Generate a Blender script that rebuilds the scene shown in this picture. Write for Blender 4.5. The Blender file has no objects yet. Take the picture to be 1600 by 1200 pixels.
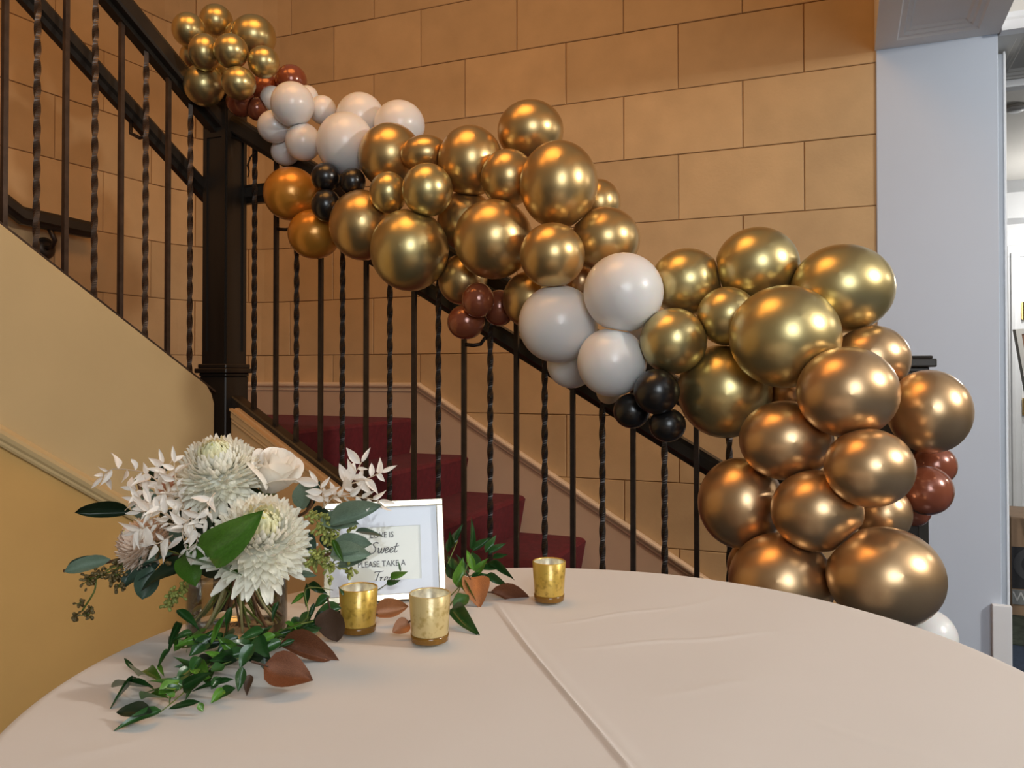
import bpy, bmesh, math, random
from mathutils import Vector, Matrix, Euler
random.seed(7)
V = Vector
PI = math.pi
SC = bpy.context.scene
COL = SC.collection

# ------------------------------------------------------------------ camera
CAM_H = 1.08
FPX = 1260.0
PITCH = math.radians(0.7)
HORIZON = 585.0
CY = HORIZON - FPX*math.tan(PITCH)
cd = bpy.data.cameras.new('camera'); cam = bpy.data.objects.new('camera', cd); COL.objects.link(cam)
cam.location = (0, 0, CAM_H); cam.rotation_euler = (PI/2+PITCH, 0, 0)
cd.sensor_fit = 'HORIZONTAL'; cd.sensor_width = 36.0; cd.lens = 36.0*FPX/1600
cd.shift_y = (CY-600)/1600.0
cd.clip_start = 0.02; cd.clip_end = 60
SC.camera = cam

# ------------------------------------------------------------------ world, lights, exposure
W = bpy.data.worlds.new('room_ambience'); SC.world = W; W.use_nodes = True
W.node_tree.nodes['Background'].inputs[0].default_value = (1.0, 0.85, 0.66, 1)
W.node_tree.nodes['Background'].inputs[1].default_value = 0.17

def area(name, loc, target, size, power, color, size_y=None, shape='DISK', spread=PI):
    l = bpy.data.lights.new(name, 'AREA'); l.energy = power; l.color = color; l.size = size
    l.shape = shape
    if size_y: l.size_y = size_y
    l.spread = spread
    o = bpy.data.objects.new(name, l); COL.objects.link(o); o.location = loc
    d = V(target)-V(loc); o.rotation_euler = d.to_track_quat('-Z', 'Y').to_euler()
    return o
def bulb(name, loc, radius, power, color):
    l = bpy.data.lights.new(name, 'POINT'); l.energy = power; l.color = color; l.shadow_soft_size = radius
    o = bpy.data.objects.new(name, l); COL.objects.link(o); o.location = loc; return o
bulb('lamp_hall_right', (3.25, 0.3, 2.40), 0.12, 205, (1.0, 0.93, 0.84))
bulb('lamp_hall_far', (4.4, 2.3, 2.35), 0.13, 50, (1.0, 0.92, 0.82))
area('window_light', (0.55, -1.9, 1.95), (0.6, 2.2, 1.0), 1.3, 54, (0.86, 0.94, 1.0), 1.5, 'RECTANGLE')
area('stair_pendant', (-0.45, 1.75, 3.6), (-0.3, 2.4, 0.6), 1.3, 25, (1.0, 0.45, 0.11))
area('stair_lamp_upper', (-1.75, 1.6, 3.7), (-1.8, 3.2, 1.2), 0.8, 8, (1.0, 0.40, 0.07))
bulb('far_room_fill', (4.2, 5.7, 2.0), 0.15, 38, (1.0, 0.97, 0.92))  # added fill light out of view, brightens the far room and its ceiling
SC.view_settings.view_transform = 'Standard'; SC.view_settings.look = 'None'
SC.view_settings.gamma = 1.0; SC.view_settings.use_curve_mapping = False
SC.view_settings.exposure = -0.18

# ------------------------------------------------------------------ helpers
CP, SP = math.cos(PITCH), math.sin(PITCH)
def at(px, py, Y):
    """point at forward distance Y seen at photo pixel (px, py)"""
    rx = (px-800)/FPX; rz = (CY-py)/FPX
    d = V((rx, CP - rz*SP, SP + rz*CP))
    return V((0, 0, CAM_H)) + d*(Y/d.y)
def on_z(px, py, z):
    d = at(px, py, 1.0)-V((0, 0, CAM_H)); return V((0, 0, CAM_H)) + d*((z-CAM_H)/d.z)

def link(name, me, mat=None, parent=None):
    o = bpy.data.objects.new(name, me); COL.objects.link(o)
    if mat and not me.materials: me.materials.append(mat)
    if parent: o.parent = parent
    return o
def mesh(name, verts, faces, mat=None, parent=None, smooth=False):
    me = bpy.data.meshes.new(name); me.from_pydata([tuple(v) for v in verts], [], faces); me.update()
    if smooth: me.polygons.foreach_set('use_smooth', [True]*len(me.polygons))
    return link(name, me, mat, parent)
def mesh_bm(name, bm, mat=None, parent=None, smooth=False):
    me = bpy.data.meshes.new(name); bmesh.ops.recalc_face_normals(bm, faces=bm.faces); bm.to_mesh(me); bm.free()
    if smooth: me.polygons.foreach_set('use_smooth', [True]*len(me.polygons))
    return link(name, me, mat, parent)
def thing(name, label, cat, loc=(0, 0, 0), group=None, kind=None):
    o = bpy.data.objects.new(name, None); COL.objects.link(o); o.location = loc; o.empty_display_size = .05
    tag(o, label, cat, group, kind); return o
def tag(o, label=None, cat=None, group=None, kind=None):
    if label: o['label'] = label
    if cat: o['category'] = cat
    if group: o['group'] = group
    if kind: o['kind'] = kind
    return o
def child_at(root):           # world -> local for parts given in world coordinates
    return Matrix.Translation(-root.location)
def shift(o, root):
    o.data.transform(Matrix.Translation(-root.location)); return o

def principled(name, color, rough=.5, metal=0, **kw):
    m = bpy.data.materials.new(name); m.use_nodes = True
    b = m.node_tree.nodes['Principled BSDF']
    b.inputs['Base Color'].default_value = (*color, 1); b.inputs['Roughness'].default_value = rough
    b.inputs['Metallic'].default_value = metal
    for k, v in kw.items(): b.inputs[k.replace('_', ' ')].default_value = v
    return m
def noisy(m, scale=8, amount=.15, bump=0, bscale=None, detail=4, dist=.002, coords='Object', per_object=0, stretch=None):
    """vary the base colour with noise and per object, add bump"""
    nt = m.node_tree; N = nt.nodes; L = nt.links; b = N['Principled BSDF']
    col = b.inputs['Base Color'].default_value[:]
    tc = N.new('ShaderNodeTexCoord'); src = tc.outputs['Object' if coords == 'World' else coords]
    if coords == 'World': src = N.new('ShaderNodeNewGeometry').outputs['Position']
    if stretch:
        mp = N.new('ShaderNodeMapping'); mp.inputs['Scale'].default_value = stretch; L.new(src, mp.inputs[0]); src = mp.outputs[0]
    n = N.new('ShaderNodeTexNoise'); n.inputs['Scale'].default_value = scale; n.inputs['Detail'].default_value = detail
    L.new(src, n.inputs['Vector'])
    mr = N.new('ShaderNodeMapRange'); mr.inputs[1].default_value = .3; mr.inputs[2].default_value = .7
    mr.inputs[3].default_value = 1-amount; mr.inputs[4].default_value = 1+amount; L.new(n.outputs[0], mr.inputs[0])
    fac = mr.outputs[0]
    if per_object:
        oi = N.new('ShaderNodeObjectInfo'); mr2 = N.new('ShaderNodeMapRange')
        mr2.inputs[3].default_value = 1-per_object; mr2.inputs[4].default_value = 1+per_object
        L.new(oi.outputs['Random'], mr2.inputs[0])
        mu = N.new('ShaderNodeMath'); mu.operation = 'MULTIPLY'; L.new(fac, mu.inputs[0]); L.new(mr2.outputs[0], mu.inputs[1]); fac = mu.outputs[0]
    vm = N.new('ShaderNodeVectorMath'); vm.operation = 'SCALE'; vm.inputs[0].default_value = col[:3]
    L.new(fac, vm.inputs['Scale']); L.new(vm.outputs[0], b.inputs['Base Color'])
    if bump:
        n2 = N.new('ShaderNodeTexNoise'); n2.inputs['Scale'].default_value = bscale or scale*6; n2.inputs['Detail'].default_value = 6
        L.new(src, n2.inputs['Vector'])
        bp = N.new('ShaderNodeBump'); bp.inputs['Strength'].default_value = bump; bp.inputs['Distance'].default_value = dist
        L.new(n2.outputs[0], bp.inputs['Height']); L.new(bp.outputs[0], b.inputs['Normal'])
    return m
M = {}
M['stone'] = noisy(principled('sandstone', (.60, .405, .205), .72), 7, .07, .35, 90, dist=.0015, coords='World', per_object=.09)
M['mortar'] = noisy(principled('mortar', (.40, .22, .09), .9), 20, .1, coords='World')
M['paint_beige'] = noisy(principled('beige_paint', (.64, .485, .25), .6), 3, .04, .15, 160, dist=.0006, coords='World')
M['paint_ochre'] = noisy(principled('ochre_paint', (.65, .41, .14), .6), 3, .06, .15, 160, dist=.0006, coords='World')
M['paint_tan'] = noisy(principled('tan_paint', (.66, .42, .20), .5), 5, .05, coords='World')
M['skirt'] = noisy(principled('skirting_paint', (.62, .44, .29), .5), 4, .06, .1, 60, dist=.0008, coords='World')
M['pier'] = noisy(principled('pale_wall_paint', (.56, .63, .74), .6), 2, .025, .1, 140, dist=.0005, coords='World')
M['soffit'] = noisy(principled('soffit_paint', (.80, .77, .75), .6), 3, .04, coords='World')
M['white_trim'] = noisy(principled('white_trim_paint', (.82, .84, .87), .4), 4, .03, coords='World')
M['iron'] = noisy(principled('dark_iron', (.045, .034, .028), .36, .55), 30, .25, .12, 120, dist=.0004, coords='World')
M['bronze_iron'] = noisy(principled('bronze_painted_iron', (.085, .058, .042), .36, .5), 30, .25, .12, 120, dist=.0004, coords='World')
M['dark_wood'] = noisy(principled('dark_painted_wood', (.024, .019, .014), .38), 12, .25, coords='World', stretch=(1, 1, .1))
M['carpet'] = noisy(principled('red_carpet', (.15, .010, .014), .95), 45, .22, .6, 500, dist=.003, coords='World')
M['carpet'].node_tree.nodes['Principled BSDF'].inputs['Sheen Weight'].default_value = .02
M['navy'] = noisy(principled('navy_carpet', (.02, .035, .065), .95), 60, .3, .4, 400, dist=.002, coords='World')
M['green_carpet'] = noisy(principled('dark_green_carpet', (.035, .045, .032), .95), 40, .5, .4, 400, dist=.002, coords='World')
M['ceiling'] = noisy(principled('ceiling_paint', (.70, .68, .64), .7), 3, .03, coords='World')

# directions of the stair hall
E1 = V((.924, -.382, 0))          # along the lower flight, down the stairs
E2 = V((.382, .924, 0))           # across the flight, away from the camera
VL = V((.430, .903, 0)).normalized()   # along the upper flight, away from the camera
A0 = V((-.342, 3.92, 0))          # point on the stone wall
RL = V((-.966, 3.02, 0))          # point on the lower railing line
NP = V((-1.097, 3.074, 0))        # newel post
SLOPE = .592; RISE = .173; RUN = .292; LAND = .867
def e12(a, b, z=0): return E1*a + E2*b + V((0, 0, z))
E1W, E2W = -1.813, 3.491          # wall: e1 of A0, e2 of plane
E2R = 2.421                       # railing plane
def nosing(e1): return LAND - SLOPE*(e1+1.955)

def prism(bm, pts_a, pts_b):
    a = [bm.verts.new(p) for p in pts_a]; b = [bm.verts.new(p) for p in pts_b]; n = len(a)
    bm.faces.new(a); bm.faces.new(list(reversed(b)))
    for i in range(n): bm.faces.new((a[i], b[i], b[(i+1) % n], a[(i+1) % n]))
def box_pts(bm, o, ax, ay, az, lo, hi):
    """box in frame (o; ax, ay, az) from lo to hi"""
    c = lambda x, y, z: o+ax*x+ay*y+az*z
    prism(bm, [c(lo[0], lo[1], lo[2]), c(hi[0], lo[1], lo[2]), c(hi[0], hi[1], lo[2]), c(lo[0], hi[1], lo[2])],
              [c(lo[0], lo[1], hi[2]), c(hi[0], lo[1], hi[2]), c(hi[0], hi[1], hi[2]), c(lo[0], hi[1], hi[2])])
def bevel(bm, w, seg=2, angle=.5):
    bmesh.ops.recalc_face_normals(bm, faces=bm.faces)
    ed = [e for e in bm.edges if len(e.link_faces) == 2 and e.calc_face_angle(0) > angle]
    bmesh.ops.bevel(bm, geom=ed, offset=w, segments=seg, affect='EDGES', profile=.6, clamp_overlap=True)
def sweep(profile, path, closed_ends=True, up=V((0, 0, 1))):
    """profile: (lateral, vertical) pairs; path: points. lateral = to the right of travel; vertical stays vertical"""
    verts, faces = [], []; n = len(profile)
    for i, p in enumerate(path):
        a = path[max(i-1, 0)]; b = path[min(i+1, len(path)-1)]
        d = b-a; h = V((d.x, d.y, 0))
        if i and i < len(path)-1:
            h1 = (p-a); h2 = (b-p); h1.z = h2.z = 0
            if h1.length > 1e-6 and h2.length > 1e-6:
                h = h1.normalized()+h2.normalized(); k = 1/max(.35, (h.length/2))
            else: k = 1
        else: k = 1
        h.normalize(); lat = h.cross(up)*k
        for (x, z) in profile: verts.append(p+lat*x+up*z)
    for i in range(len(path)-1):
        for j in range(n):
            faces.append((i*n+j, i*n+(j+1) % n, (i+1)*n+(j+1) % n, (i+1)*n+j))
    if closed_ends:
        faces.append(tuple(reversed(range(n)))); faces.append(tuple(range((len(path)-1)*n, len(path)*n)))
    return verts, faces
def sweep_obj(name, profile, path, mat, parent, smooth=False):
    v, f = sweep(profile, path)
    if parent is not None and isinstance(parent, bpy.types.Object): v = [p-parent.location for p in v]
    return mesh(name, v, f, mat, parent, smooth)
def tube(path, r, seg=8, taper=None):
    verts, faces = [], []
    prev = None
    for i, p in enumerate(path):
        a = path[max(i-1, 0)]; b = path[min(i+1, len(path)-1)]; d = (b-a).normalized()
        if prev is None:
            prev = d.orthogonal().normalized()
        prev = (prev - d*prev.dot(d)).normalized(); q = d.cross(prev)
        rr = r if taper is None else r*(1+(taper-1)*i/(len(path)-1))
        for k in range(seg):
            t = 2*PI*k/seg; verts.append(p+prev*math.cos(t)*rr+q*math.sin(t)*rr)
    for i in range(len(path)-1):
        for k in range(seg): faces.append((i*seg+k, i*seg+(k+1) % seg, (i+1)*seg+(k+1) % seg, (i+1)*seg+k))
    faces.append(tuple(reversed(range(seg)))); faces.append(tuple(range((len(path)-1)*seg, len(path)*seg)))
    return verts, faces
def lathe(prof, seg=32, z0=0):
    verts, faces = [], []
    for (r, z) in prof:
        for k in range(seg):
            t = 2*PI*k/seg; verts.append(V((r*math.cos(t), r*math.sin(t), z+z0)))
    for i in range(len(prof)-1):
        for k in range(seg): faces.append((i*seg+k, i*seg+(k+1) % seg, (i+1)*seg+(k+1) % seg, (i+1)*seg+k))
    return verts, faces

# ================================================================== STONE WALL (curved corner)
T_END = 1.985
CORN = A0 - E1*1.363; RAD = .46
half = math.acos(max(-1, min(1, (-E1).dot(-VL))))   # turn angle
turn = PI - math.acos(max(-1, min(1, E1.dot(-VL))))
TL = RAD*math.tan(turn/2)
p0 = A0+E1*T_END; pa = CORN+E1*TL
ctr = pa - E2*RAD
def wall_path(s):
    """point, inward normal, at arc length s from the right-hand end"""
    L1 = (p0-pa).length; LA = RAD*turn
    if s <= L1: return p0-E1*s, -E2
    if s <= L1+LA:
        a = (s-L1)/RAD
        n = (-E2); c, si = math.cos(a), math.sin(a)
        nr = V((n.x*c-n.y*si, n.x*si+n.y*c, 0))
        return ctr - nr*RAD, nr
    pb = CORN - VL*TL
    nl = V((VL.y, -VL.x, 0))
    return pb - VL*(s-L1-LA), nl
L1 = (p0-pa).length; LA = RAD*turn
S_MAX = L1+LA+2.6
CH = .284; ZJ = 2.316
wall = mesh('wall_back', [], []); wall.data.materials.append(M['mortar'])
bm = bmesh.new()
ss = [0]+[L1*i/6 for i in range(1, 6)]+[L1+LA*i/14 for i in range(15)]+[L1+LA+2.6*i/5 for i in range(1, 6)]
rows = []
for s in ss:
    p, n = wall_path(s); q = p-n*.006; r_ = p-n*.16
    rows.append([bm.verts.new(v) for v in (q+V((0, 0, -.02)), q+V((0, 0, 4.0)), r_+V((0, 0, 4.0)), r_+V((0, 0, -.02)))])
for a, b in zip(rows, rows[1:]):
    for j in range(4): bm.faces.new((a[j], a[(j+1) % 4], b[(j+1) % 4], b[j]))
bm.faces.new(rows[0]); bm.faces.new(list(reversed(rows[-1])))
bmesh.ops.recalc_face_normals(bm, faces=bm.faces); bm.to_mesh(wall.data); bm.free()
wall['kind'] = 'structure'; wall['label'] = 'curved wall of large tan sandstone blocks behind the stairs'
def stone_block(s0, s1, z0, z1, proud):
    g = .0018
    s0 += g; s1 -= g; z0 += g; z1 -= g
    n_ = 1
    if s1 > L1 and s0 < L1+LA: n_ = 6
    st = [s0+(s1-s0)*i/n_ for i in range(n_+1)]
    ch = .002
    verts, faces = [], []
    for i, s in enumerate(st):
        p, n = wall_path(s)
        si = s+ch if i == 0 else (s-ch if i == n_ else s)
        pi_, ni = wall_path(si)
        f = pi_+ni*proud; e = p+n*(proud-ch); b = p-n*.005
        verts += [b+V((0, 0, z0)), e+V((0, 0, z0)), f+V((0, 0, z0+ch)), f+V((0, 0, z1-ch)), e+V((0, 0, z1)), b+V((0, 0, z1))]
    for i in range(n_):
        for j in range(5): faces.append((i*6+j, i*6+j+1, (i+1)*6+j+1, (i+1)*6+j))
    faces.append((0, 5, 4, 3, 2, 1)); k = n_*6; faces.append((k, k+1, k+2, k+3, k+4, k+5))
    return mesh('stone_block', verts, faces, M['stone'], wall)
ci = 0
for k in range(-8, 5):
    z0 = ZJ+CH*k; z1 = z0+CH
    off = (T_END-1.150) if k % 2 == 0 else (T_END-1.42)     # even course: the one above ZJ
    j0 = off - .5125*math.ceil(off/.5125)
    s = j0
    while s < S_MAX:
        a, b = max(s, 0), min(s+.5125, S_MAX)
        if b-a > .03: stone_block(a, b, max(z0, 0), z1, random.uniform(.0, .0022))
        s += .5125

# ================================================================== floor, ceilings, hall walls
floor = mesh('floor', [V((-5, -5, 0)), V((9, -5, 0)), V((9, 11, 0)), V((-5, 11, 0)), V((-5, -5, -.1)), V((9, -5, -.1)), V((9, 11, -.1)), V((-5, 11, -.1))],
             [(0, 1, 2, 3), (7, 6, 5, 4), (0, 4, 5, 1), (1, 5, 6, 2), (2, 6, 7, 3), (3, 7, 4, 0)], M['navy'])
floor['kind'] = 'structure'; floor['label'] = 'dark navy carpeted floor'

# pier at the right of the stone wall
def e1_of(px, e2):
    q = at(px, HORIZON, 1.0); q.z = 0; k = e2/q.dot(E2); return (q*k).dot(E1)
PL, PR = e1_of(1371, E2W-.008), e1_of(1563, E2W-.008)
bm = bmesh.new(); box_pts(bm, V((0, 0, 0)), E1, E2, V((0, 0, 1)), (PL, E2W-.008, 0), (PR, E2W+.16, 2.9)); bevel(bm, .003, 1)
o = mesh_bm('wall_right', bm, M['pier']); tag(o, 'pale blue-grey painted pier at the right end of the stone wall', kind='structure')
# beam running towards the camera, with a recessed panel in its soffit
bm = bmesh.new()
BL, BR = PL-.004, PR+.004
def soffit(bm, l, r, f, b, z, top, inset, depth=.028):
    """beam box with stepped rectangular panel moulding cut in its underside"""
    O = V((0, 0, 0)); P_ = lambda a, c, zz: e12(a, c, zz)
    rings = [(0, 0), (inset, 0), (inset+.006, .008), (inset+.022, .008), (inset+.028, .018), (inset+.04, .018), (inset+.048, depth)]
    prev = None
    for ins, d in rings:
        rg = [bm.verts.new(P_(x, y, z+d)) for x, y in ((l+ins, f+ins), (r-ins, f+ins), (r-ins, b-ins), (l+ins, b-ins))]
        if prev:
            for i in range(4): bm.faces.new((prev[i], prev[(i+1) % 4], rg[(i+1) % 4], rg[i]))
        else: first = rg
        prev = rg
    bm.faces.new(prev)
    tp = [bm.verts.new(P_(x, y, top)) for x, y in ((l, f), (r, f), (r, b), (l, b))]
    for i in range(4): bm.faces.new((first[i], tp[i], tp[(i+1) % 4], first[(i+1) % 4]))
    bm.faces.new(tp)
soffit(bm, BL, BR, .9, E2W-.0085, 2.36, 2.9, .075)
o = mesh_bm('ceiling_beam', bm, M['soffit']); o.name = 'trim_1'; tag(o, 'panelled grey soffit beam above the pale pier', kind='structure')
bm = bmesh.new(); soffit(bm, BR, BR+2.6, E2W+.0, E2W+.62, 2.36, 2.9, .07)
o = mesh_bm('trim_2', bm, M['ceiling']); tag(o, 'panelled cross beam over the doorway beside the pier', kind='structure')
# cornice pieces of the cross beam
o = sweep_obj('trim_3', [(0, 0), (0, .075), (.03, .075), (.03, .055), (.045, .04), (.045, .018), (.055, .018), (.055, 0)],
              [e12(BR+.002, E2W-.001, 2.352), e12(BR+2.6, E2W-.001, 2.352)], M['white_trim'], None); o['kind'] = 'structure'
bm = bmesh.new(); box_pts(bm, V((0, 0, 0)), E1, E2, V((0, 0, 1)), (BR+.002, E2W+.55, 2.325), (BR+2.6, E2W+.615, 2.359)); bevel(bm, .008, 2)
o = mesh_bm('trim_4', bm, M['white_trim']); o['kind'] = 'structure'
# hall ceiling right of the beam, and the far room
def slab(name, l, r, f, b, z0, z1, mat, label):
    bm = bmesh.new(); box_pts(bm, V((0, 0, 0)), E1, E2, V((0, 0, 1)), (l, f, z0), (r, b, z1))
    o = mesh_bm(name, bm, mat); tag(o, label, kind='structure'); return o
slab('ceiling_hall', BR+.001, 5.0, -3.2, E2W-.06, 2.72, 2.8, M['white_trim'], 'white hall ceiling right of the panelled beam')
slab('ceiling_far', BR-.9, 5.0, E2W+.63, 8.6, 2.66, 2.76, M['ceiling'], 'white ceiling of the room beyond the pier')
slab('wall_far', -.8, 5.6, 7.6, 7.7, 0, 2.66, M['white_trim'], 'white far wall of the room beyond the pier')
# casing at the rear edge of the pier
CL, CR = e1_of(1558, E2W+.2), e1_of(1573.5, E2W+.2)
bm = bmesh.new(); box_pts(bm, V((0, 0, 0)), E1, E2, V((0, 0, 1)), (CL, E2W+.17, .005), (CR, E2W+.24, 2.345)); bevel(bm, .004, 2)
box_pts(bm, V((0, 0, 0)), E1, E2, V((0, 0, 1)), (CR-.012, E2W+.15, .005), (CR-.006, E2W+.17, 2.345))
o = mesh_bm('trim_5', bm, M['white_trim']); tag(o, 'narrow white casing on the edge of the pier', kind='structure')
bm = bmesh.new(); a, b = e1_of(1550, E2W-.06), e1_of(1579, E2W-.04)
box_pts(bm, V((0, 0, 0)), E1, E2, V((0, 0, 1)), (a, E2W-.038, .0), (b, E2W-.009, .225)); bevel(bm, .003, 2)
o = mesh_bm('baseboard_right', bm, M['white_trim']); tag(o, 'short white plinth block at the foot of the pale pier', kind='structure')
# far wall crown, door
for zz, d, h in ((2.56, .09, .10), (2.30, .02, .05)):
    o = sweep_obj('trim_6' if h > .06 else 'trim_7', [(0, 0), (0, h), (d, h), (d, h*.7), (d*.5, h*.3), (d*.4, 0)],
              [e12(5.6, 7.6, zz), e12(-.8, 7.6, zz)], M['white_trim'], None); o['kind'] = 'structure'
dl = e1_of(1574, 7.6)
door = thing('door_1', 'white panelled door in the room beyond the pier', None, e12(dl, 7.6, 0), kind='structure')
bm = bmesh.new(); box_pts(bm, V((0, 0, 0)), E1, E2, V((0, 0, 1)), (0, -.05, 0), (.09, 0, 2.03)); box_pts(bm, V((0, 0, 0)), E1, E2, V((0, 0, 1)), (0, -.05, 2.03), (1.1, 0, 2.12))
box_pts(bm, V((0, 0, 0)), E1, E2, V((0, 0, 1)), (.02, -.065, 0), (.05, -.05, 2.06)); bevel(bm, .004, 1)
mesh_bm('door_frame', bm, M['white_trim'], door)
M['slate'] = principled('slate_glass', (.05, .07, .12), .25)
bm = bmesh.new(); box_pts(bm, V((0, 0, 0)), E1, E2, V((0, 0, 1)), (.09, -.03, .01), (.97, -.005, 2.03))
for zz in ((.9, 1.9), (.25, .78)):
    box_pts(bm, V((0, 0, 0)), E1, E2, V((0, 0, 1)), (.2, -.04, zz[0]), (.86, -.03, zz[1]))
bevel(bm, .006, 1)
mesh_bm('door_panel', bm, M['white_trim'], door)
bm = bmesh.new(); box_pts(bm, V((0, 0, 0)), E1, E2, V((0, 0, 1)), (.24, -.046, .96), (.82, -.04, 1.84)); mesh_bm('pane', bm, M['slate'], door)
M['brass'] = principled('brass', (.75, .55, .22), .25, 1)
for zz in (1.52, .75):
    v, f = tube([e12(.115, -.055, zz), e12(.115, -.055, zz+.14)], .014, 10)
    bm = bmesh.new(); box_pts(bm, V((0, 0, 0)), E1, E2, V((0, 0, 1)), (.095, -.052, zz), (.15, -.04, zz+.14))
    me = bpy.data.meshes.new('t'); me.from_pydata([tuple(x) for x in v], [], f); bm.from_mesh(me); bpy.data.meshes.remove(me)
    mesh_bm('hinge', bm, M['brass'], door)
# smoke detector
q = at(1587, 166, 5.0); k = (2.66-CAM_H)/(q.z-CAM_H); q = V((0, 0, CAM_H))+(q-V((0, 0, CAM_H)))*k
det = thing('smoke_detector', 'round white smoke detector on the ceiling beyond the pier', 'detector', q)
v, f = lathe([(.0, -.034), (.034, -.034), (.045, -.028), (.05, -.016), (.05, -.008)], 28); mesh('sensor_cover', v, f, M['white_trim'], det, True)
v, f = lathe([(0, -.012), (.06, -.012), (.062, -.006), (.062, 0), (0, 0)], 28); mesh('mounting_ring', v, f, M['ceiling'], det, True)

# ================================================================== STAIRCASE
stairs = thing('staircase', 'red carpeted staircase of two flights with a landing against the stone wall', 'staircase', (0, 0, 0), kind='structure')
del stairs['category']
nx = 0
def carpet_step(l_nose, back, z, name='carpeted_step', ax=E1, f=E2R-.04, b=E2W-.012, frame=None, bottom=None):
    """step whose nosing is at ax = l_nose, tread runs back to 'back'"""
    prof = [(back, z), (l_nose-.03, z), (l_nose-.012, z-.004), (l_nose, z-.016), (l_nose-.003, z-.03), (l_nose-.010, z-.07),
            (l_nose-.028, z-RISE-.0), (back, z-RISE)]
    if bottom is not None: prof[-1] = (back, bottom); prof[-2] = (l_nose-.034, bottom)
    bm = bmesh.new()
    prism(bm, [e12(x, f, zz) for x, zz in prof], [e12(x, b, zz) for x, zz in prof])
    o = mesh_bm(name, bm, M['carpet'], stairs); return o
for i in range(4):
    z = LAND-RISE*(i+1); n0 = -1.955+RUN*(i+1)
    carpet_step(n0, n0-RUN-.05, z)
# landing
bm = bmesh.new()
prof = [(-3.2, LAND), (-1.985, LAND), (-1.967, LAND-.004), (-1.955, LAND-.016), (-1.958, LAND-.03), (-1.965, LAND-.07), (-1.983, LAND-RISE), (-3.2, LAND-RISE)]
prism(bm, [e12(x, E2R+.0, zz) for x, zz in prof], [e12(x, E2W-.012, zz) for x, zz in prof])
mesh_bm('landing', bm, M['carpet'], stairs)
# upper flight, rising towards the camera between the knee wall and the stone wall
NL = V((-VL.y, VL.x, 0))         # to the left of VL
for i in range(7):
    m0 = .13+RUN*i; z1 = LAND+RISE*(i+1)
    bm = bmesh.new()
    pr = [(m0-.03+0, z1-RISE), (m0, z1-.055), (m0-.03, z1-.03), (m0-.032, z1-.016), (m0-.02, z1-.004), (m0, z1), (m0+RUN+.03, z1), (m0+RUN+.03, z1-RISE)]
    pr[0] = (m0+.004, z1-RISE)
    prism(bm, [NP - VL*x + NL*.02 + V((0, 0, zz)) for x, zz in pr], [NP - VL*x + NL*1.02 + V((0, 0, zz)) for x, zz in pr])
    mesh_bm('carpeted_step', bm, M['carpet'], stairs)

# skirting board along the stone wall: follows the landing then falls with the flight
def skirt_top(s):
    t = T_END-s; e1 = E1W+t
    z = 1.040 if e1 < -1.93 else 1.040-SLOPE*(e1+1.93)
    return max(z, .16)
svals = []
s = .0
while s < L1+LA+.35:
    svals.append(s); s += .06 if (s > L1-.1 and s < L1+LA+.1) else .12
kink = T_END-(-1.93-E1W); k2 = T_END-((1.040-.16)/SLOPE-1.93-E1W)
svals = sorted(set(svals+[kink, k2]))
svals = [x for x in svals if x > T_END-2.0]
bm = bmesh.new(); rows = []
for s in svals:
    p, n = wall_path(s); zt = skirt_top(s)-.03
    rows.append([bm.verts.new(p+n*d+V((0, 0, z))) for d, z in ((.003, 0.0), (.014, 0.0), (.014, zt), (.003, zt))])
for a, b in zip(rows, rows[1:]):
    for j in range(4): bm.faces.new((a[j], a[(j+1) % 4], b[(j+1) % 4], b[j]))
bm.faces.new(rows[0]); bm.faces.new(list(reversed(rows[-1])))
o = mesh_bm('baseboard_back', bm, M['skirt']); tag(o, 'beige skirting board following the stairs and landing', kind='structure')
path = [wall_path(s)[0]+V((0, 0, skirt_top(s))) for s in svals]
cap = [(-.003, -.046), (-.018, -.046), (-.022, -.041), (-.022, -.036), (-.016, -.032), (-.016, -.028), (-.034, -.020), (-.036, -.012), (-.034, -.004), (-.028, 0), (-.003, 0)]
v, f = sweep([(-x, z) for x, z in cap], path)
# lateral sign: travel goes right -> left, the room is on the left-hand side
v, f = sweep(cap, path)
M['cap_paint'] = noisy(principled('cap_paint', (.80, .60, .40), .45), 5, .04, coords='World')
o = mesh('trim_8', v, f, M['cap_paint']); tag(o, 'moulded cap rail on the stair skirting board', kind='structure')

# ================================================================== KNEE WALL (upper flight) and curb wall (lower flight)
NR = -NL                          # towards the camera side / right
def knee_top(m): return .991+.602*m
def kpt(m, off, z): return NP - VL*m + NR*off + V((0, 0, z))
M0 = .088; M1 = 2.3
def line_m(px, off):              # m where the knee plane meets a photo column
    d = at(px, HORIZON, 1.0); d.z = 0; d.normalize()
    o = NP+NR*off; # o - VL*m = d*k
    n = V((-d.y, d.x, 0)); return o.dot(n)/VL.dot(n)
mr_ = line_m(335, .055)
def z_at(px, py, m, off):
    p = kpt(m, off, 0); return at(px, py, p.y).z
zk0, zk1 = z_at(257, 550, line_m(257, .055), .055), z_at(0, 350, line_m(0, .055), .055)
KS = (zk1-zk0)/(line_m(0, .055)-line_m(257, .055)); KB = zk0-KS*line_m(257, .055)
def knee_top(m): return KB+KS*m
mz0, mz1 = z_at(200, 790, line_m(200, .055), .055), z_at(0, 675, line_m(0, .055), .055)
MS = (mz1-mz0)/(line_m(0, .055)-line_m(200, .055)); MB = mz0-MS*line_m(200, .055)
bm = bmesh.new()
prof = [(mr_, 0), (mr_, knee_top(mr_)-.035), (mr_+.02, knee_top(mr_+.02)-.006), (mr_+.035, knee_top(mr_+.035)), (M1, knee_top(M1)), (M1, MB+MS*M1), (mr_, MB+MS*mr_)]
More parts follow.
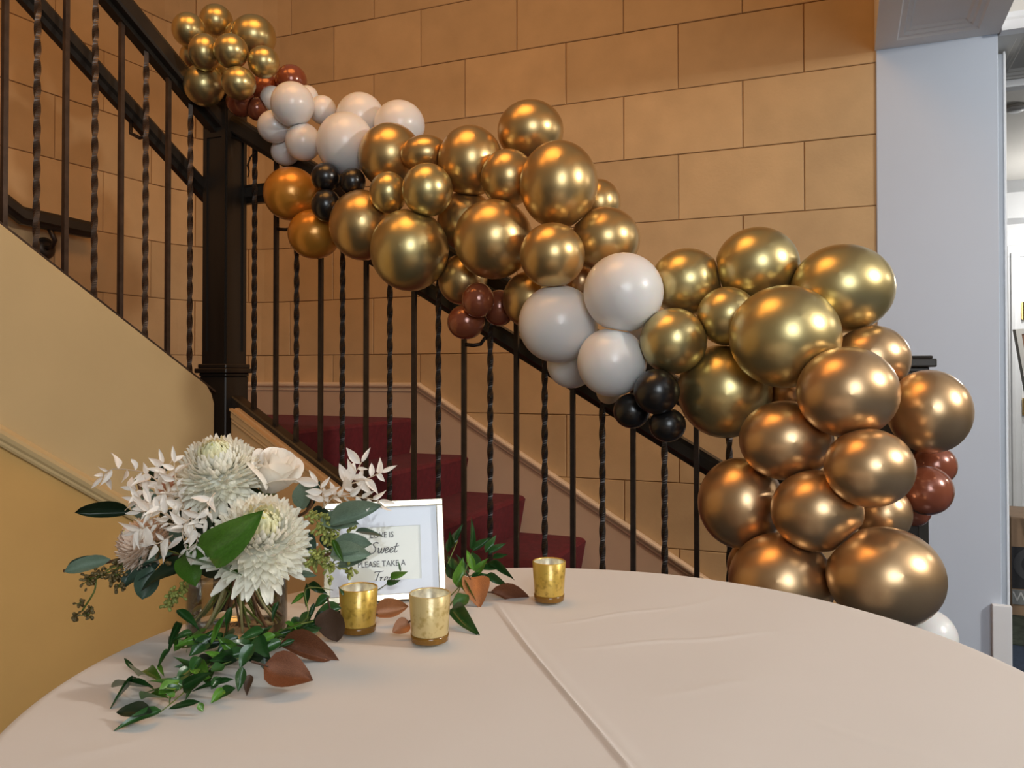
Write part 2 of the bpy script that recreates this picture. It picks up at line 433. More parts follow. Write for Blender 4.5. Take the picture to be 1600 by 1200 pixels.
prof = [(mr_, MB+MS*mr_), (mr_, knee_top(mr_)-.045), (mr_+.012, knee_top(mr_+.012)-.018), (mr_+.035, knee_top(mr_+.035)), (M1, knee_top(M1)), (M1, MB+MS*M1)]
prism(bm, [kpt(m, .055, z) for m, z in prof], [kpt(m, -.045, z) for m, z in prof]); bevel(bm, .004, 2)
o = mesh_bm('wall_left', bm, M['paint_beige']); tag(o, 'beige plaster stringer wall under the upper railing', kind='structure')
bm = bmesh.new()
prof = [(mr_, 0), (mr_, MB+MS*mr_-.002), (M1, MB+MS*M1-.002), (M1, 0)]
prism(bm, [kpt(m, .053, z) for m, z in prof], [kpt(m, -.043, z) for m, z in prof])
o = mesh_bm('wall_left_lower', bm, M['paint_ochre']); o.name = 'wall_front'; tag(o, 'ochre painted wall below the sloping moulding at left', kind='structure')
# sloping moulding
v, f = sweep([(-.05, -.028), (.062, -.028), (.066, -.022), (.066, -.014), (.072, -.008), (.076, .004), (.074, .016), (.068, .022), (.064, .030), (.060, .034), (-.05, .034)],
             [NP-VL*m+V((0, 0, MB+MS*m-.012)) for m in (mr_-.0, M1)][::-1])
o = mesh('trim_9', v, f, M['paint_beige']); tag(o, 'sloping moulding across the beige stringer wall at left', kind='structure')
# curb wall of the lower flight
CB0 = -2.13
def chan(e1): return z_chan0+CS*(e1-e_c0)
def rail_e1(px, off=0):
    return e1_of(px, E2R-off)
def zr(px, py, off=0):
    p = e12(rail_e1(px, off), E2R-off); return at(px, py, p.y).z
e_c0, e_c1 = rail_e1(406, .02), rail_e1(526, .02)
z_chan0 = zr(406, 650, .02); z_c1 = zr(526, 742, .02); CS = (z_c1-z_chan0)/(e_c1-e_c0)
print('channel slope', CS, 'knee slope', KS, 'mould', MS)
FL_E = .02                                    # railing reaches floor level here
def chan_z(e1): return max(chan(e1), .10)
ek = e_c0+(.10-z_chan0)/CS
cw_l = e1_of(361, E2R-.05)
bm = bmesh.new()
prof = [(cw_l, 0), (cw_l, chan(cw_l)-.05), (cw_l+.02, chan(cw_l+.02)-.022), (ek, .078), (.13, .078), (.13, 0)]
prism(bm, [e12(x, E2R-.05, z) for x, z in prof], [e12(x, E2R+.04, z) for x, z in prof]); bevel(bm, .004, 2)
o = mesh_bm('wall_curb', bm, M['paint_tan']); o.name = 'wall_stairs'; tag(o, 'tan painted curb wall below the lower railing', kind='structure')
path = [e12(cw_l+.01, E2R-.05, chan(cw_l+.01)-.03), e12(ek, E2R-.05, .07)]
v, f = sweep([(0, 0), (0, -.055), (.006, -.055), (.010, -.047), (.006, -.040), (.013, -.034), (.013, -.014), (.020, -.008), (.020, 0)], path)
o = mesh('trim_10', v, f, M['paint_tan']); tag(o, 'moulding along the top of the tan curb wall', kind='structure')

# ================================================================== RAILINGS
def bar_box(p, z0, z1, w, parent, rot=0.0, name='baluster', mat='iron', twist=False):
    verts, faces = [], []
    if twist:
        n = max(4, int((z1-z0)/.0075)); c0 = z0+.05; c1 = z1-.05
    else: n = 1
    for i in range(n+1):
        z = z0+(z1-z0)*i/n
        a = rot
        if twist: a = rot+max(0, min(z, c1)-c0)*(PI/2)/.060
        for k in range(4):
            t = a+PI/4+k*PI/2; verts.append(V((p.x+math.cos(t)*w*.7071, p.y+math.sin(t)*w*.7071, z)))
    for i in range(n):
        for k in range(4): faces.append((i*4+k, i*4+(k+1) % 4, (i+1)*4+(k+1) % 4, (i+1)*4+k))
    faces.append((3, 2, 1, 0)); k = n*4; faces.append((k, k+1, k+2, k+3))
    return mesh(name, verts, faces, M[mat], parent)
ANG = math.atan2(E1.y, E1.x)
lower = thing('stair_railing', 'dark iron railing with plain and twisted balusters along the lower flight', 'railing')
upper = thing('stair_railing', 'dark iron railing rising to the upper left above the beige wall', 'railing')
low_px = [397, 431, 463, 501, 535, 572, 609, 647, 685, 725, 766, 807, 851, 895, 941, 989, 1038, 1088, 1139]
main_u = lambda e1: zr_main + MSL*(e1-e_m0)
e_m0 = rail_e1(385); zr_main = zr(385, 226)
MSL = -SLOPE*1.0
def rail_under(e1):
    return zr_main+MSL*(e1-e_m0)
e_lv = -.42
def main_z(e1): return rail_under(e1) if e1 < e_lv else rail_under(e_lv)
for i, px in enumerate(low_px):
    e1 = rail_e1(px); p = e12(e1, E2R)
    bar_box(p, max(chan_z(e1)-.005, .03), main_z(e1)+.01, .0145, lower, ANG, twist=(i % 2 == 0))
e1 = rail_e1(1139)
for k in range(1, 6):
    x = e1+.1*k
    if x > .1: break
    bar_box(e12(x, E2R), .09, main_z(x)+.01, .0145, lower, ANG, twist=(k % 2 == 0))
sec_prof = [(-.012, 0), (.012, 0), (.012, .014), (.034, .014), (.038, .022), (.038, .060), (.034, .072), (.022, .082), (0, .086), (-.022, .082), (-.034, .072), (-.038, .060), (-.038, .022), (-.034, .014), (-.012, .014)]
sweep_obj('handrail', sec_prof, [e12(x, E2R, main_z(x)) for x in (-2.13, e_lv, .10)], M['dark_wood'], lower)
sweep_obj('bottom_rail', [(-.03, -.055), (.03, -.055), (.03, -.006), (.024, 0), (-.024, 0), (-.03, -.006)],
          [e12(x, E2R, chan_z(x)) for x in (-2.13, ek, .12)], M['dark_wood'], lower)
# newel posts
def newel(c, ax, ay, z0, z1, w, parent, base=None, cap=True, mat='dark_wood'):
    root = parent
    def bx(bm, hw, a, b):
        box_pts(bm, c, ax, ay, V((0, 0, 1)), (-hw, -hw, a), (hw, hw, b))
    bm = bmesh.new(); h = w/2
    zb = base if base else z0+.2
    bx(bm, h, zb, z1); bevel(bm, .003, 1)
    post = mesh_bm('newel_post', bm, M[mat], root)
    # raised frames on the four faces leave recessed panels
    bm = bmesh.new(); e = .006; b_ = .017
    za, zc = zb+.06, z1-.13
    for (dx, dy) in ((ax, ay), (ay, ax), (-ax, ay), (-ay, ax)):
        lat = V((-dx.y, dx.x, 0))
        f0 = h+.0006
        for (l0, l1, a, b) in ((-h, -h+b_, zb, z1), (h-b_, h, zb, z1), (-h+b_, h-b_, zb, za), (-h+b_, h-b_, zc, z1)):
            box_pts(bm, c, dx, lat, V((0, 0, 1)), (f0-.001, l0, a), (f0+e, l1, b))
    mesh_bm('panel_frame', bm, M[mat], post)
    bm = bmesh.new(); bx(bm, h+.024, zb-.022, zb-.004); bx(bm, h+.015, zb-.004, zb+.012); bx(bm, h+.012, zb-.034, zb-.022); bevel(bm, .003, 1)
    mesh_bm('base_moulding', bm, M[mat], post)
    bm = bmesh.new(); bx(bm, h+.010, z0, zb-.034); bevel(bm, .004, 1)
    mesh_bm('plinth', bm, M[mat], post)
    if cap:
        bm = bmesh.new(); bx(bm, h+.010, z1, z1+.014); bx(bm, h+.026, z1+.014, z1+.036); bx(bm, h+.018, z1+.036, z1+.044); bevel(bm, .004, 2)
        mesh_bm('newel_cap', bm, M[mat], post)
    return post
nz = at(350, 574, NP.y).z; nt = at(350, 168, NP.y).z
newel(NP, E1, E2, .02, nt, .105, lower, nz, True)
# end newel, at the foot of the lower flight
ec = e1_of(1405, E2R); NE = e12(ec, E2R); zt = at(1405, 582, NE.y).z
newel(NE, E1, E2, 0.0, zt, .115, lower, .16, True)
# ---- upper railing
up_px = [296, 261, 226, 187, 146, 100, 55, 4, -52, -118, -190]
mu0, mu1 = line_m(313, 0), line_m(155, 0)
zu0, zu1 = z_at(313, 185, mu0, 0), z_at(155, 0, mu1, 0)
US = (zu1-zu0)/(mu1-mu0); 
def up_under(m): return zu0+US*(m-mu0)
print('upper rail slope', US)
ANG2 = math.atan2(VL.y, VL.x)
for i, px in enumerate(up_px):
    m = line_m(px, 0); p = NP-VL*m
    bar_box(p, knee_top(m)-.02, up_under(m)+.01, .0145, upper, ANG2, twist=(i % 2 == 0), mat='bronze_iron')
M_UP = 2.0
big = [(x*1.15, z*1.2) for x, z in sec_prof]
sweep_obj('handrail', big, [NP-VL*m+V((0, 0, up_under(m))) for m in (.05, M_UP)], M['dark_wood'], upper)
sweep_obj('bottom_rail', [(-.05, .0), (.05, .0), (.05, .008), (-.05, .008)],
          [NP-VL*m+V((0, 0, knee_top(m)+.001)) for m in (.09, M_UP)], M['bronze_iron'], upper)
# ---- inner handrail (lower height), both flights and round the newel, on the stair side
inner = thing('handrail', 'lower dark handrail running on brackets behind the balusters around the newel', 'handrail')
so = .075                                     # offset to the stair side
sz0, sz1 = zr(660, 464, -so), zr(960, 652, -so)
se0, se1 = rail_e1(660, -so), rail_e1(960, -so)
SS = (sz1-sz0)/(se1-se0)
def sec_z(e1): return sz0+SS*(e1-se0)
zlev = z_l = at(400, 318, e12(rail_e1(400, -so), E2R+so).y).z
e_k = se0+(zlev-sz0)/SS
ms0, ms1 = line_m(313, -so), line_m(25, -so)
q0, q1 = z_at(313, 310, ms0, -so), z_at(25, 0, ms1, -so)
US2 = (q1-q0)/(ms1-ms0)
def su_z(m): return q0+US2*(m-ms0)
m_k = ms0+(zlev-q0)/US2
print('sec slope', SS, US2, 'level', zlev, e_k, m_k)
cor = NP-E1*so+E2*so
pth = [NP-VL*M_UP+NL*so+V((0, 0, su_z(M_UP)))]
pth += [NP-VL*max(m_k, .02)+NL*so+V((0, 0, max(zlev, su_z(max(m_k, .02)))))]
pth += [cor+V((0, 0, zlev)) - VL*.02, cor+E1*.05+V((0, 0, zlev))]
pth += [e12(e_k, E2R+so, zlev), e12(-.30, E2R+so, sec_z(-.30)), e12(.06, E2R+so, sec_z(-.30))]
sp = [(-.012, 0), (.012, 0), (.020, .014), (.030, .022), (.030, .056), (.022, .070), (-.022, .070), (-.030, .056), (-.030, .022), (-.020, .014)]
sweep_obj('rail', sp, pth, M['dark_wood'], inner)
def bracket_arm(pts, r=.0065): 
    v, f = tube(pts, r, 8); return mesh('bracket', v, f, M['iron'], inner, True)
for px in (433, 725):
    e1 = rail_e1(px); b = e12(e1, E2R); z = sec_z(e1)-.055 if px > 500 else at(433, 358, b.y).z
    f2 = b+E2*.02
    bracket_arm([b+V((0, 0, z)), b+E1*.035+E2*.0+V((0, 0, z-.004)), b+E1*.055+E2*.012+V((0, 0, z)), b+E1*.062+E2*.03+V((0, 0, z+.02)), e12(e1+.065, E2R+so, sec_z(e1+.065)+.004)])
for m in (line_m(226, 0), line_m(5, 0)+.25):
    b = NP-VL*m; z = su_z(m)-.05
    bracket_arm([b+V((0, 0, z-.01)), b+NL*.03+V((0, 0, z-.012)), b+NL*so+V((0, 0, z+.01)), b+NL*so+V((0, 0, su_z(m)+.003))])
# ---- wall handrail at far left
wh = thing('handrail', 'short dark wall handrail with round bracket at far left behind the balusters', 'handrail')
def wall_pt(px, off):             # left wall plane, px column
    o = CORN + V((VL.y, -VL.x, 0))*off
    d = at(px, HORIZON, 1.0); d.z = 0; d.normalize(); n = V((-d.y, d.x, 0)); m = o.dot(n)/VL.dot(n); return o-VL*m
def wpt(px, py, off=.07): 
    p = wall_pt(px, off); return V((p.x, p.y, at(px, py, p.y).z))
a_, b_, c_ = wpt(2, 330), wpt(30, 350), wpt(138, 372)
dirn = (a_-b_); 
sweep_obj('rail', sp, [b_+V((-.30*VL.x, -.30*VL.y, .30*.60+.0)), b_, c_], M['dark_wood'], wh)
p = wpt(68, 388, .0); nl = V((VL.y, -VL.x, 0))
v, f = lathe([(0, .018), (.026, .020), (.038, .014), (.047, .006), (.048, .0), (0, 0)], 24)
ro = mesh('bracket_plate', v, f, M['iron'], wh, True); ro.matrix_local = Matrix.Translation(p+nl*.001) @ nl.to_track_quat('Z', 'Y').to_matrix().to_4x4()
v, f = tube([p+nl*.01, p+nl*.05+V((0, 0, .0)), p+nl*.07+V((0, 0, .03)), wpt(76, 358)], .011, 8); mesh('bracket', v, f, M['iron'], wh, True)
# ================================================================== TABLE with cloth
TX, TY, TR, TZ = .047, .898, .555, .735
table = thing('round_table', 'round table hidden under the pale blush tablecloth', 'table', (TX, TY, 0))
M['table_wood'] = noisy(principled('plywood', (.45, .30, .17), .5), 10, .2)
v, f = lathe([(0, TZ-.036), (TR-.016, TZ-.036), (TR-.012, TZ-.032), (TR-.012, TZ-.012), (TR-.016, TZ-.008), (0, TZ-.008)], 64)
mesh('tabletop', v, f, M['table_wood'], table)
for k in range(4):
    a = PI/4+k*PI/2
    v, f = tube([V((.36*math.cos(a), .36*math.sin(a), 0)), V((.33*math.cos(a), .33*math.sin(a), TZ-.036))], .014, 10)
    mesh('leg', v, f, M['iron'], table)
M['cloth'] = principled('blush_cloth', (.62, .60, .575), .75, Sheen_Weight=.15)
noisy(M['cloth'], 3, .02, .10, 700, dist=.0004, coords='World')
def crease(x, y):
    """height of the folds and wrinkles on the table top"""
    a = on_z(775, 945, TZ); b = on_z(975, 1200, TZ)
    d = V((b.x-a.x, b.y-a.y)); d.normalize(); n = V((-d.y, d.x)); rel = V((x-a.x, y-a.y))
    u = rel.dot(d); w = rel.dot(n)+.003*math.sin(u*9)
    h = .0034*math.exp(-(w/.0026)**2) * (1/(1+math.exp(-(u-.0)/.012)))
    h += .0008*math.exp(-(w-.012)**2/.00006)
    for (x0, y0, x1, y1, amp, wd) in ((880, 1015, 1260, 985, .0014, .006), (860, 975, 1080, 945, .0012, .005), (1165, 915, 1010, 975, .0009, .006), (1280, 1130, 1480, 1195, .0009, .007),
                                      (800, 1010, 990, 1195, .0005, .012), (60, 1190, 250, 1150, .0009, .01), (1000, 1090, 1210, 1060, .0007, .008), (300, 1170, 560, 1185, .0006, .014)):
        p, q = on_z(x0, y0, TZ), on_z(x1, y1, TZ); dd = V((q.x-p.x, q.y-p.y)); L_ = dd.length; dd.normalize(); nn = V((-dd.y, dd.x)); r = V((x-p.x, y-p.y))
        uu = r.dot(dd); ww = r.dot(nn)+.004*math.sin(uu*40)
        if -.05 < uu < L_+.05: h += amp*math.exp(-(ww/wd)**2)*max(0, math.sin(PI*max(0, min(1, (uu+.02)/(L_+.04)))))
    h += .0006*math.sin(x*21+3*y)*math.sin(y*17-x*5)
    return h
CRE = [on_z(775, 945, TZ), on_z(975, 1200, TZ)]
verts, faces = [], []
SEG = 420; NR_ = 230
for i in range(1, NR_+1):
    r = TR*i/NR_
    for k in range(SEG):
        t = 2*PI*k/SEG; x = TX+r*math.cos(t); y = TY+r*math.sin(t)
        edge = max(0, (r-(TR-.012))/.012); z = TZ + crease(x, y)*(1-edge) - .004*edge**2
        verts.append(V((x, y, z)))
ringdrop = [(.004, -.012), (.008, -.035), (.012, -.08), (.017, -.16), (.023, -.26), (.030, -.38), (.036, -.50), (.042, -.62), (.047, -.715)]
for j, (dr, dz) in enumerate(ringdrop):
    for k in range(SEG):
        t = 2*PI*k/SEG; amp = .038*min(1, max(0, -dz-.02)/.55)
        fold = amp*(math.sin(t*13+.6*math.sin(t*3))+.35*math.sin(t*29+1))
        r = TR+dr+max(-.02, fold+amp*.9); verts.append(V((TX+r*math.cos(t), TY+r*math.sin(t), TZ+dz)))
verts.append(V((TX, TY, TZ+crease(TX, TY)))); c = len(verts)-1
tot = NR_+len(ringdrop)
for i in range(tot-1):
    for k in range(SEG): faces.append((i*SEG+k, i*SEG+(k+1) % SEG, (i+1)*SEG+(k+1) % SEG, (i+1)*SEG+k))
for k in range(SEG): faces.append((c, (k+1) % SEG, k))
faces = [tuple(reversed(f)) for f in faces]
cl = mesh('tablecloth', verts, faces, M['cloth'], None, True)
bm = bmesh.new(); bm.from_mesh(cl.data); bmesh.ops.recalc_face_normals(bm, faces=bm.faces); bm.to_mesh(cl.data); bm.free()
tag(cl, 'pale blush tablecloth with a sharp fold line draped over the round table', 'tablecloth')

# ================================================================== BALLOONS
def balloon_mat(name, col, rough, metal=0, coat=0, **kw):
    m = principled(name, col, rough, metal); b = m.node_tree.nodes['Principled BSDF']
    b.inputs['Coat Weight'].default_value = coat; b.inputs['Coat Roughness'].default_value = .2
    for k, v in kw.items(): b.inputs[k.replace('_', ' ')].default_value = v
    return m
BM = {
 'olive': balloon_mat('olive_gold_foil_latex', (.60, .48, .22), .33, .90, .2),
 'gold': balloon_mat('gold_foil_latex', (.62, .43, .19), .33, .90, .2),
 'copper': balloon_mat('copper_gold_foil_latex', (.64, .42, .225), .33, .90, .2),
 'white': balloon_mat('pearl_white_latex', (.80, .79, .78), .33, 0, .35, Subsurface_Weight=.15, Subsurface_Scale=.03),
 'cream': balloon_mat('translucent_cream_latex', (.66, .52, .36), .35, 0, .3),
 'brown': balloon_mat('brown_latex', (.27, .075, .035), .18, .25, .6),
 'amber': balloon_mat('amber_pearl_latex', (.62, .27, .035), .30, .45, .4),
 'black': balloon_mat('black_latex', (.010, .009, .009), .30, 0, .4),
}
for k in ('olive', 'gold', 'copper'): noisy(BM[k], 3, .05)
# px, py, rx, ry, colour, d = metres in front of the railing line, label
B = [
 (295,47,25,26,'olive',.18,'small gold balloon at the far upper left of the top cluster'),
 (338,33,25,25,'olive',.06,'small gold balloon at the very top of the garland'),
 (396,57,34,32,'olive',.02,'largest dull gold balloon at the upper right of the top cluster'),
 (320,82,24,28,'olive',.26,'small gold balloon left of centre in the top cluster'),
 (361,80,26,26,'olive',.28,'small round gold balloon in the middle of the top cluster'),
 (412,97,24,24,'olive',.20,'small bright gold balloon at the right edge of the top cluster'),
 (319,133,31,32,'olive',.24,'dark gold balloon at the lower left of the top cluster, touching the newel'),
 (373,130,26,25,'olive',.27,'small gold balloon at the lower middle of the top cluster above the newel'),
 (301,88,19,20,'olive',.12,'shadowed gold balloon peeking out behind the left side of the top cluster'),
 (343,108,24,24,'olive',.10,'filler gold balloon added to darken the central gap of the top cluster'),  # added filler: keeps the gap dark instead of showing lit stone
 (374,56,22,22,'olive',.04,'added gold filler balloon darkening the gap between the two highest of the top cluster'),  # second added filler, stands in for the dark gap higher up
 (455,126,24,24,'brown',.00,'translucent brown balloon above the small white balloons'),
 (415,140,23,24,'brown',.02,'brown balloon between the top gold cluster and the small white balloons'),
 (402,170,17,18,'brown',.13,'small brown balloon at the left of the small white balloons'),
 (377,160,23,22,'brown',.16,'dark brown balloon tucked under the top gold cluster on the newel'),
 (457,163,33,34,'white',.20,'front round white balloon in the small white cluster by the newel'),
 (426,155,19,20,'white',.10,'small white balloon half hidden at the upper left of the small white cluster'),
 (504,172,21,22,'white',.05,'small white balloon at the right of the small white cluster'),
 (480,152,17,18,'white',.03,'white balloon mostly hidden behind the front small white balloon'),
 (429,198,26,25,'white',.17,'small white balloon at the lower left of the small white cluster'),
 (474,222,27,29,'white',.17,'small white balloon at the lower right of the small white cluster'),
 (446,237,22,21,'white',.10,'lowest small white balloon just above the dark handrail'),
 (563,184,37,38,'white',.03,'white balloon at the top of the large pale pair beside the stone wall'),
 (624,196,39,38,'white',.02,'white balloon peeking out above the first large gold balloon'),
 (596,196,24,24,'white',.00,'white balloon hidden between the two upper large white ones'),
 (540,225,44,48,'white',.15,'large white balloon with soft shadow left of the first large gold balloon'),
 (509,277,22.5,22,'black',.24,'black balloon at the upper left of the upper black trio'),
 (551,284,20,21,'black',.22,'black balloon at the right of the upper black trio'),
 (510,321,23,25,'black',.26,'black balloon at the bottom of the upper black trio'),
 (455,303,42,41,'amber',.17,'upper amber pearl balloon below the small white cluster'),
 (491,366,40,38,'amber',.17,'lower amber pearl balloon hanging over the balusters'),
 (610,244,49,50,'gold',.20,'large gold balloon directly right of the large white balloon'),
 (665,242,38,30,'gold',.18,'small gold balloon between two large ones on the upper edge of the garland'),
 (735,252,50,54,'gold',.18,'tall dark gold balloon below the highest one of the middle section'),
 (607,301,29,32,'olive',.30,'small matte gold balloon just right of the upper black trio'),
 (668,297,39,41,'olive',.34,'medium matte olive gold balloon in front of the upper middle section'),
 (566,352,50,54,'gold',.24,'olive gold balloon leaning left beneath the upper black trio'),
 (640,391,60,63,'olive',.30,'large dark olive gold balloon low on the left of the middle section'),
 (728,345,44,46,'gold',.14,'shadowed gold balloon in the gap behind the middle of the garland'),
 (829,205,51,47,'gold',.08,'highest gold balloon of the middle section against the stone'),
 (794,278,42,44,'gold',.18,'gold balloon half hidden left of the largest middle balloon'),
 (873,289,60,67,'gold',.28,'largest tall gold balloon in the middle section'),
 (771,374,61,61,'gold',.30,'large gold balloon below and left of the largest middle balloon'),
 (863,399,50,50,'gold',.36,'round gold balloon directly above the left large white balloon'),
 (946,375,53,50,'gold',.20,'gold balloon above the highest large white balloon'),
 (936,318,33,37,'gold',.06,'pale gold balloon peeking out right of the largest middle balloon'),
 (723,437,38,39,'gold',.20,'dull gold balloon just above the middle brown trio'),
 (828,468,42,44,'gold',.19,'dull gold balloon between the brown trio and the left large white balloon'),
 (908,440,25,28,'copper',.10,'copper balloon glimpsed between the two upper large white balloons'),
 (747,469,25,27,'brown',.30,'dark brown balloon at the top of the middle brown trio'),
 (728,503,29,27,'brown',.26,'bright brown balloon at the lower left of the middle brown trio'),
 (780,481,25,28,'brown',.20,'brown balloon at the right of the middle brown trio, partly hidden'),
 (974,457,61,61,'white',.36,'highest large white balloon in the middle of the garland'),
 (872,506,61,60,'white',.32,'left large white balloon with a curved shadow across it'),
 (956,566,53,53,'white',.36,'lower right large white balloon above the lower black trio'),
 (893,568,38,38,'white',.18,'white balloon tucked below the left large white balloon at the handrail'),
 (1003,522,22,24,'white',.16,'small white balloon wedged behind the large white ones and the matte gold one'),
 (951,612,19,19,'cream',.12,'cream translucent balloon showing below the lower right white balloon'),
 (1073,441,55,52,'olive',.22,'olive gold balloon immediately right of the highest large white balloon'),
 (1183,416,63,60,'olive',.20,'olive gold balloon at the peak of the right-hand section'),
 (1316,451,76,68,'olive',.22,'large olive gold balloon against the stone and pier at upper right'),
 (1136,494,46,45,'olive',.32,'small matte gold balloon left of the biggest olive gold balloon'),
 (1052,533,51,51,'olive',.34,'matte olive gold balloon directly above the lower black trio'),
 (1226,526,83,79,'olive',.42,'biggest olive gold balloon at the centre of the right-hand section'),
 (1132,611,71,72,'olive',.26,'large dark olive gold balloon right of the lower black trio'),
 (1362,561,56,52,'copper',.24,'copper gold balloon just below the large olive one by the pier'),
 (1324,613,75,70,'copper',.44,'large copper gold balloon below the biggest olive gold balloon'),
 (1228,608,34,34,'copper',.18,'shadowed copper balloon in the gap below the biggest olive gold balloon'),
 (1026,612,35,35,'black',.40,'largest black balloon at the top of the lower black trio'),
 (987,642,28,27,'black',.34,'black balloon at the left of the lower black trio'),
 (1043,664,28,26,'black',.36,'black balloon at the bottom right of the lower black trio'),
 (1452,643,60,64,'copper',.32,'copper gold balloon at the far right beneath the dark newel cap'),
 (1228,688,70,61,'copper',.40,'copper gold balloon below and right of the large dark olive gold one'),
 (1358,731,66,60,'copper',.44,'copper gold balloon at the centre right of the lower column'),
 (1157,786,64,69,'copper',.34,'copper gold balloon at the left edge of the lower column'),
 (1276,798,68,62,'copper',.48,'front copper gold balloon in the middle of the lower column'),
 (1378,802,43,44,'copper',.30,'small copper balloon in the gap above the biggest lower right balloon'),
 (1458,727,34,32,'brown',.18,'upper brown balloon at the far right of the lower column'),
 (1447,766,39,38,'brown',.26,'larger lower brown balloon at the far right of the lower column'),
 (1428,795,25,27,'brown',.16,'brown balloon almost hidden behind the other two at far right'),
 (1220,910,78,75,'copper',.44,'large copper gold balloon behind the table edge at the lower left of the column'),
 (1383,902,86,76,'copper',.46,'biggest copper gold balloon at the lower right of the column'),
 (1167,885,29,36,'copper',.30,'dark copper balloon behind the left side of the lower column'),
 (1449,996,43,43,'white',.36,'white balloon at the bottom right behind the tablecloth'),
]
def rail_Y(px): return e12(rail_e1(px), E2R).y
balls = []
for (px, py, rx, ry, col, d, lab) in B:
    Yr = rail_Y(min(max(px, 330), 1390))
    balls.append(dict(px=px, py=py, rx=rx, ry=ry, col=col, Y=Yr-d, Y0=Yr-d, lab=lab))
def geo(b):
    b['c'] = at(b['px'], b['py'], b['Y']); b['r'] = (b['rx']+b['ry'])/2*b['Y']/FPX*1.02
for b in balls: geo(b)
for it in range(60):
    for i in range(len(balls)):
        for j in range(i+1, len(balls)):
            a, b = balls[i], balls[j]; dv = b['c']-a['c']; dist = dv.length
            pen = a['r']+b['r']-dist; lim = .16*min(a['r'], b['r'])
            if pen > lim and abs(a['Y0']-b['Y0']) > .015:
                st = min(.004, (pen-lim)*.3); s_ = 1 if b['Y0'] > a['Y0'] else -1
                a['Y'] -= s_*st*.5; b['Y'] += s_*st*.5; 
    for b in balls:
        lim_hi = b['Y0']+.10; lim_lo = b['Y0']-.14
        b['Y'] = min(lim_hi, max(lim_lo, b['Y'])); geo(b)
# body profile: a round top narrowing to a neck (axis +z = away from the neck)
prof = []
NB = 22
for i in range(NB+1):
    th = PI*i/NB
    r = math.sin(th); z = math.cos(th)
    if z < 0:
        k = -z; z = -k*(1+.06*k); r = r*(1-.05*k*k)
    prof.append((max(r, .0001 if i == 0 else .035), z))
cam_p = V((0, 0, CAM_H))
for b in balls:
    c = b['c']; v_, f_ = lathe(prof, 36)
    # the neck points into the garland: away from the camera, towards the rail line, with a random lean
    axis_c = at(b['px'], b['py'], rail_Y(min(max(b['px'], 330), 1390))+.05); axis_c.z = min(axis_c.z, main_z(min(rail_e1(b['px']), .1))+.05) if b['px'] > 380 else axis_c.z
    neck = (axis_c-c)
    neck = neck.normalized() if neck.length > .02 else V((0, 1, 0))
    neck = (neck + V((random.uniform(-.5, .5), .9, random.uniform(-.35, .35)))).normalized()
    q = (-neck).to_track_quat('Z', 'Y')
    fx, fy = b['rx']*b['Y']/FPX*1.02, b['ry']*b['Y']/FPX*1.02; fz = (fx+fy)/2
    vs = [q @ p for p in v_]; vs = [V((p.x*fx, p.y*fz, p.z*fy)) for p in vs]
    # perspective makes off-axis spheres look wider: compensate
    # flatten against the neighbours
    for o_ in balls:
        if o_ is b: continue
        dv = o_['c']-c; D = dv.length
        if D < b['r']+o_['r'] and D > 1e-4:
            n = dv/D; pl = (D*D+b['r']**2-o_['r']**2)/(2*D)
            for k in range(len(vs)):
                h = vs[k].dot(n)-pl+.0012
                if h > -.004:
                    rad_in = (vs[k]-dv).length
                    if rad_in < o_['r']*1.12 or h < .03: vs[k] = vs[k]-n*max(0, h)
    o = mesh('balloon', vs, f_, BM[b['col']], None, True); o.location = c
    tag(o, b['lab'], 'balloon', 'balloons of the stair garland')
    # knot
    nk = V((neck.x*fx, neck.y*fz, neck.z*fy)); s = b['r']
    kp, kf = lathe([(.0, -.02), (.055, -.01), (.06, .02), (.035, .05), (.03, .07), (.06, .10), (.085, .13), (.0, .125)], 12)
    qk = nk.normalized().to_track_quat('Z', 'Y')
    kv = [nk*1.0 + (qk @ (p*s*.9)) for p in kp]
    mesh('knot', kv, kf, BM[b['col']], o, True)
# black ribbon tail on the first baluster
rib = []
pr_ = e12(rail_e1(393), E2R-.03)
for (x, y) in ((398, 238), (391, 246), (387, 258), (389, 268), (387, 277)): rib.append(at(x, y, pr_.y))
v, f = [], []
for i, p in enumerate(rib): w = .006*(1-.6*i/4); v += [p+E1*w, p-E1*w, p-E1*w+E2*.001, p+E1*w+E2*.001]
for i in range(4):
    for j in range(4): f.append((i*4+j, i*4+(j+1) % 4, i*4+4+(j+1) % 4, i*4+4+j))
f += [(0, 3, 2, 1), (16, 17, 18, 19)]
o = mesh('ribbon', v, f, M['dark_wood']); tag(o, 'short dark ribbon tail hanging from the rail beside the newel', 'ribbon')

# ================================================================== things in the room beyond
M['cardboard'] = noisy(principled('cardboard', (.32, .21, .13), .8), 12, .1, coords='Object')
M['black_card'] = principled('black_print', (.02, .02, .024), .5)
M['grey_card'] = principled('grey_band', (.22, .23, .23), .6)
M['white_ink'] = principled('white_ink', (.6, .6, .6), .6)
def text_mesh(name, body, size, mat, parent, mtx, shear=0, offset=0.0):
    cu = bpy.data.curves.new(name, 'FONT'); cu.body = body; cu.size = size; cu.align_x = 'CENTER'; cu.align_y = 'CENTER'; cu.extrude = .0002; cu.shear = shear; cu.offset = offset
    cu.resolution_u = 3
    t = bpy.data.objects.new(name, cu); COL.objects.link(t); dg = bpy.context.evaluated_depsgraph_get(); dg.update()
    me = bpy.data.meshes.new_from_object(t.evaluated_get(dg)); bpy.data.objects.remove(t)
    me.materials.clear(); o = link(name, me, mat, parent); o.matrix_local = mtx; return o
bl = e1_of(1577, 4.2); yb = e12(bl, 4.2).y; bz = at(1577, 808, yb).z
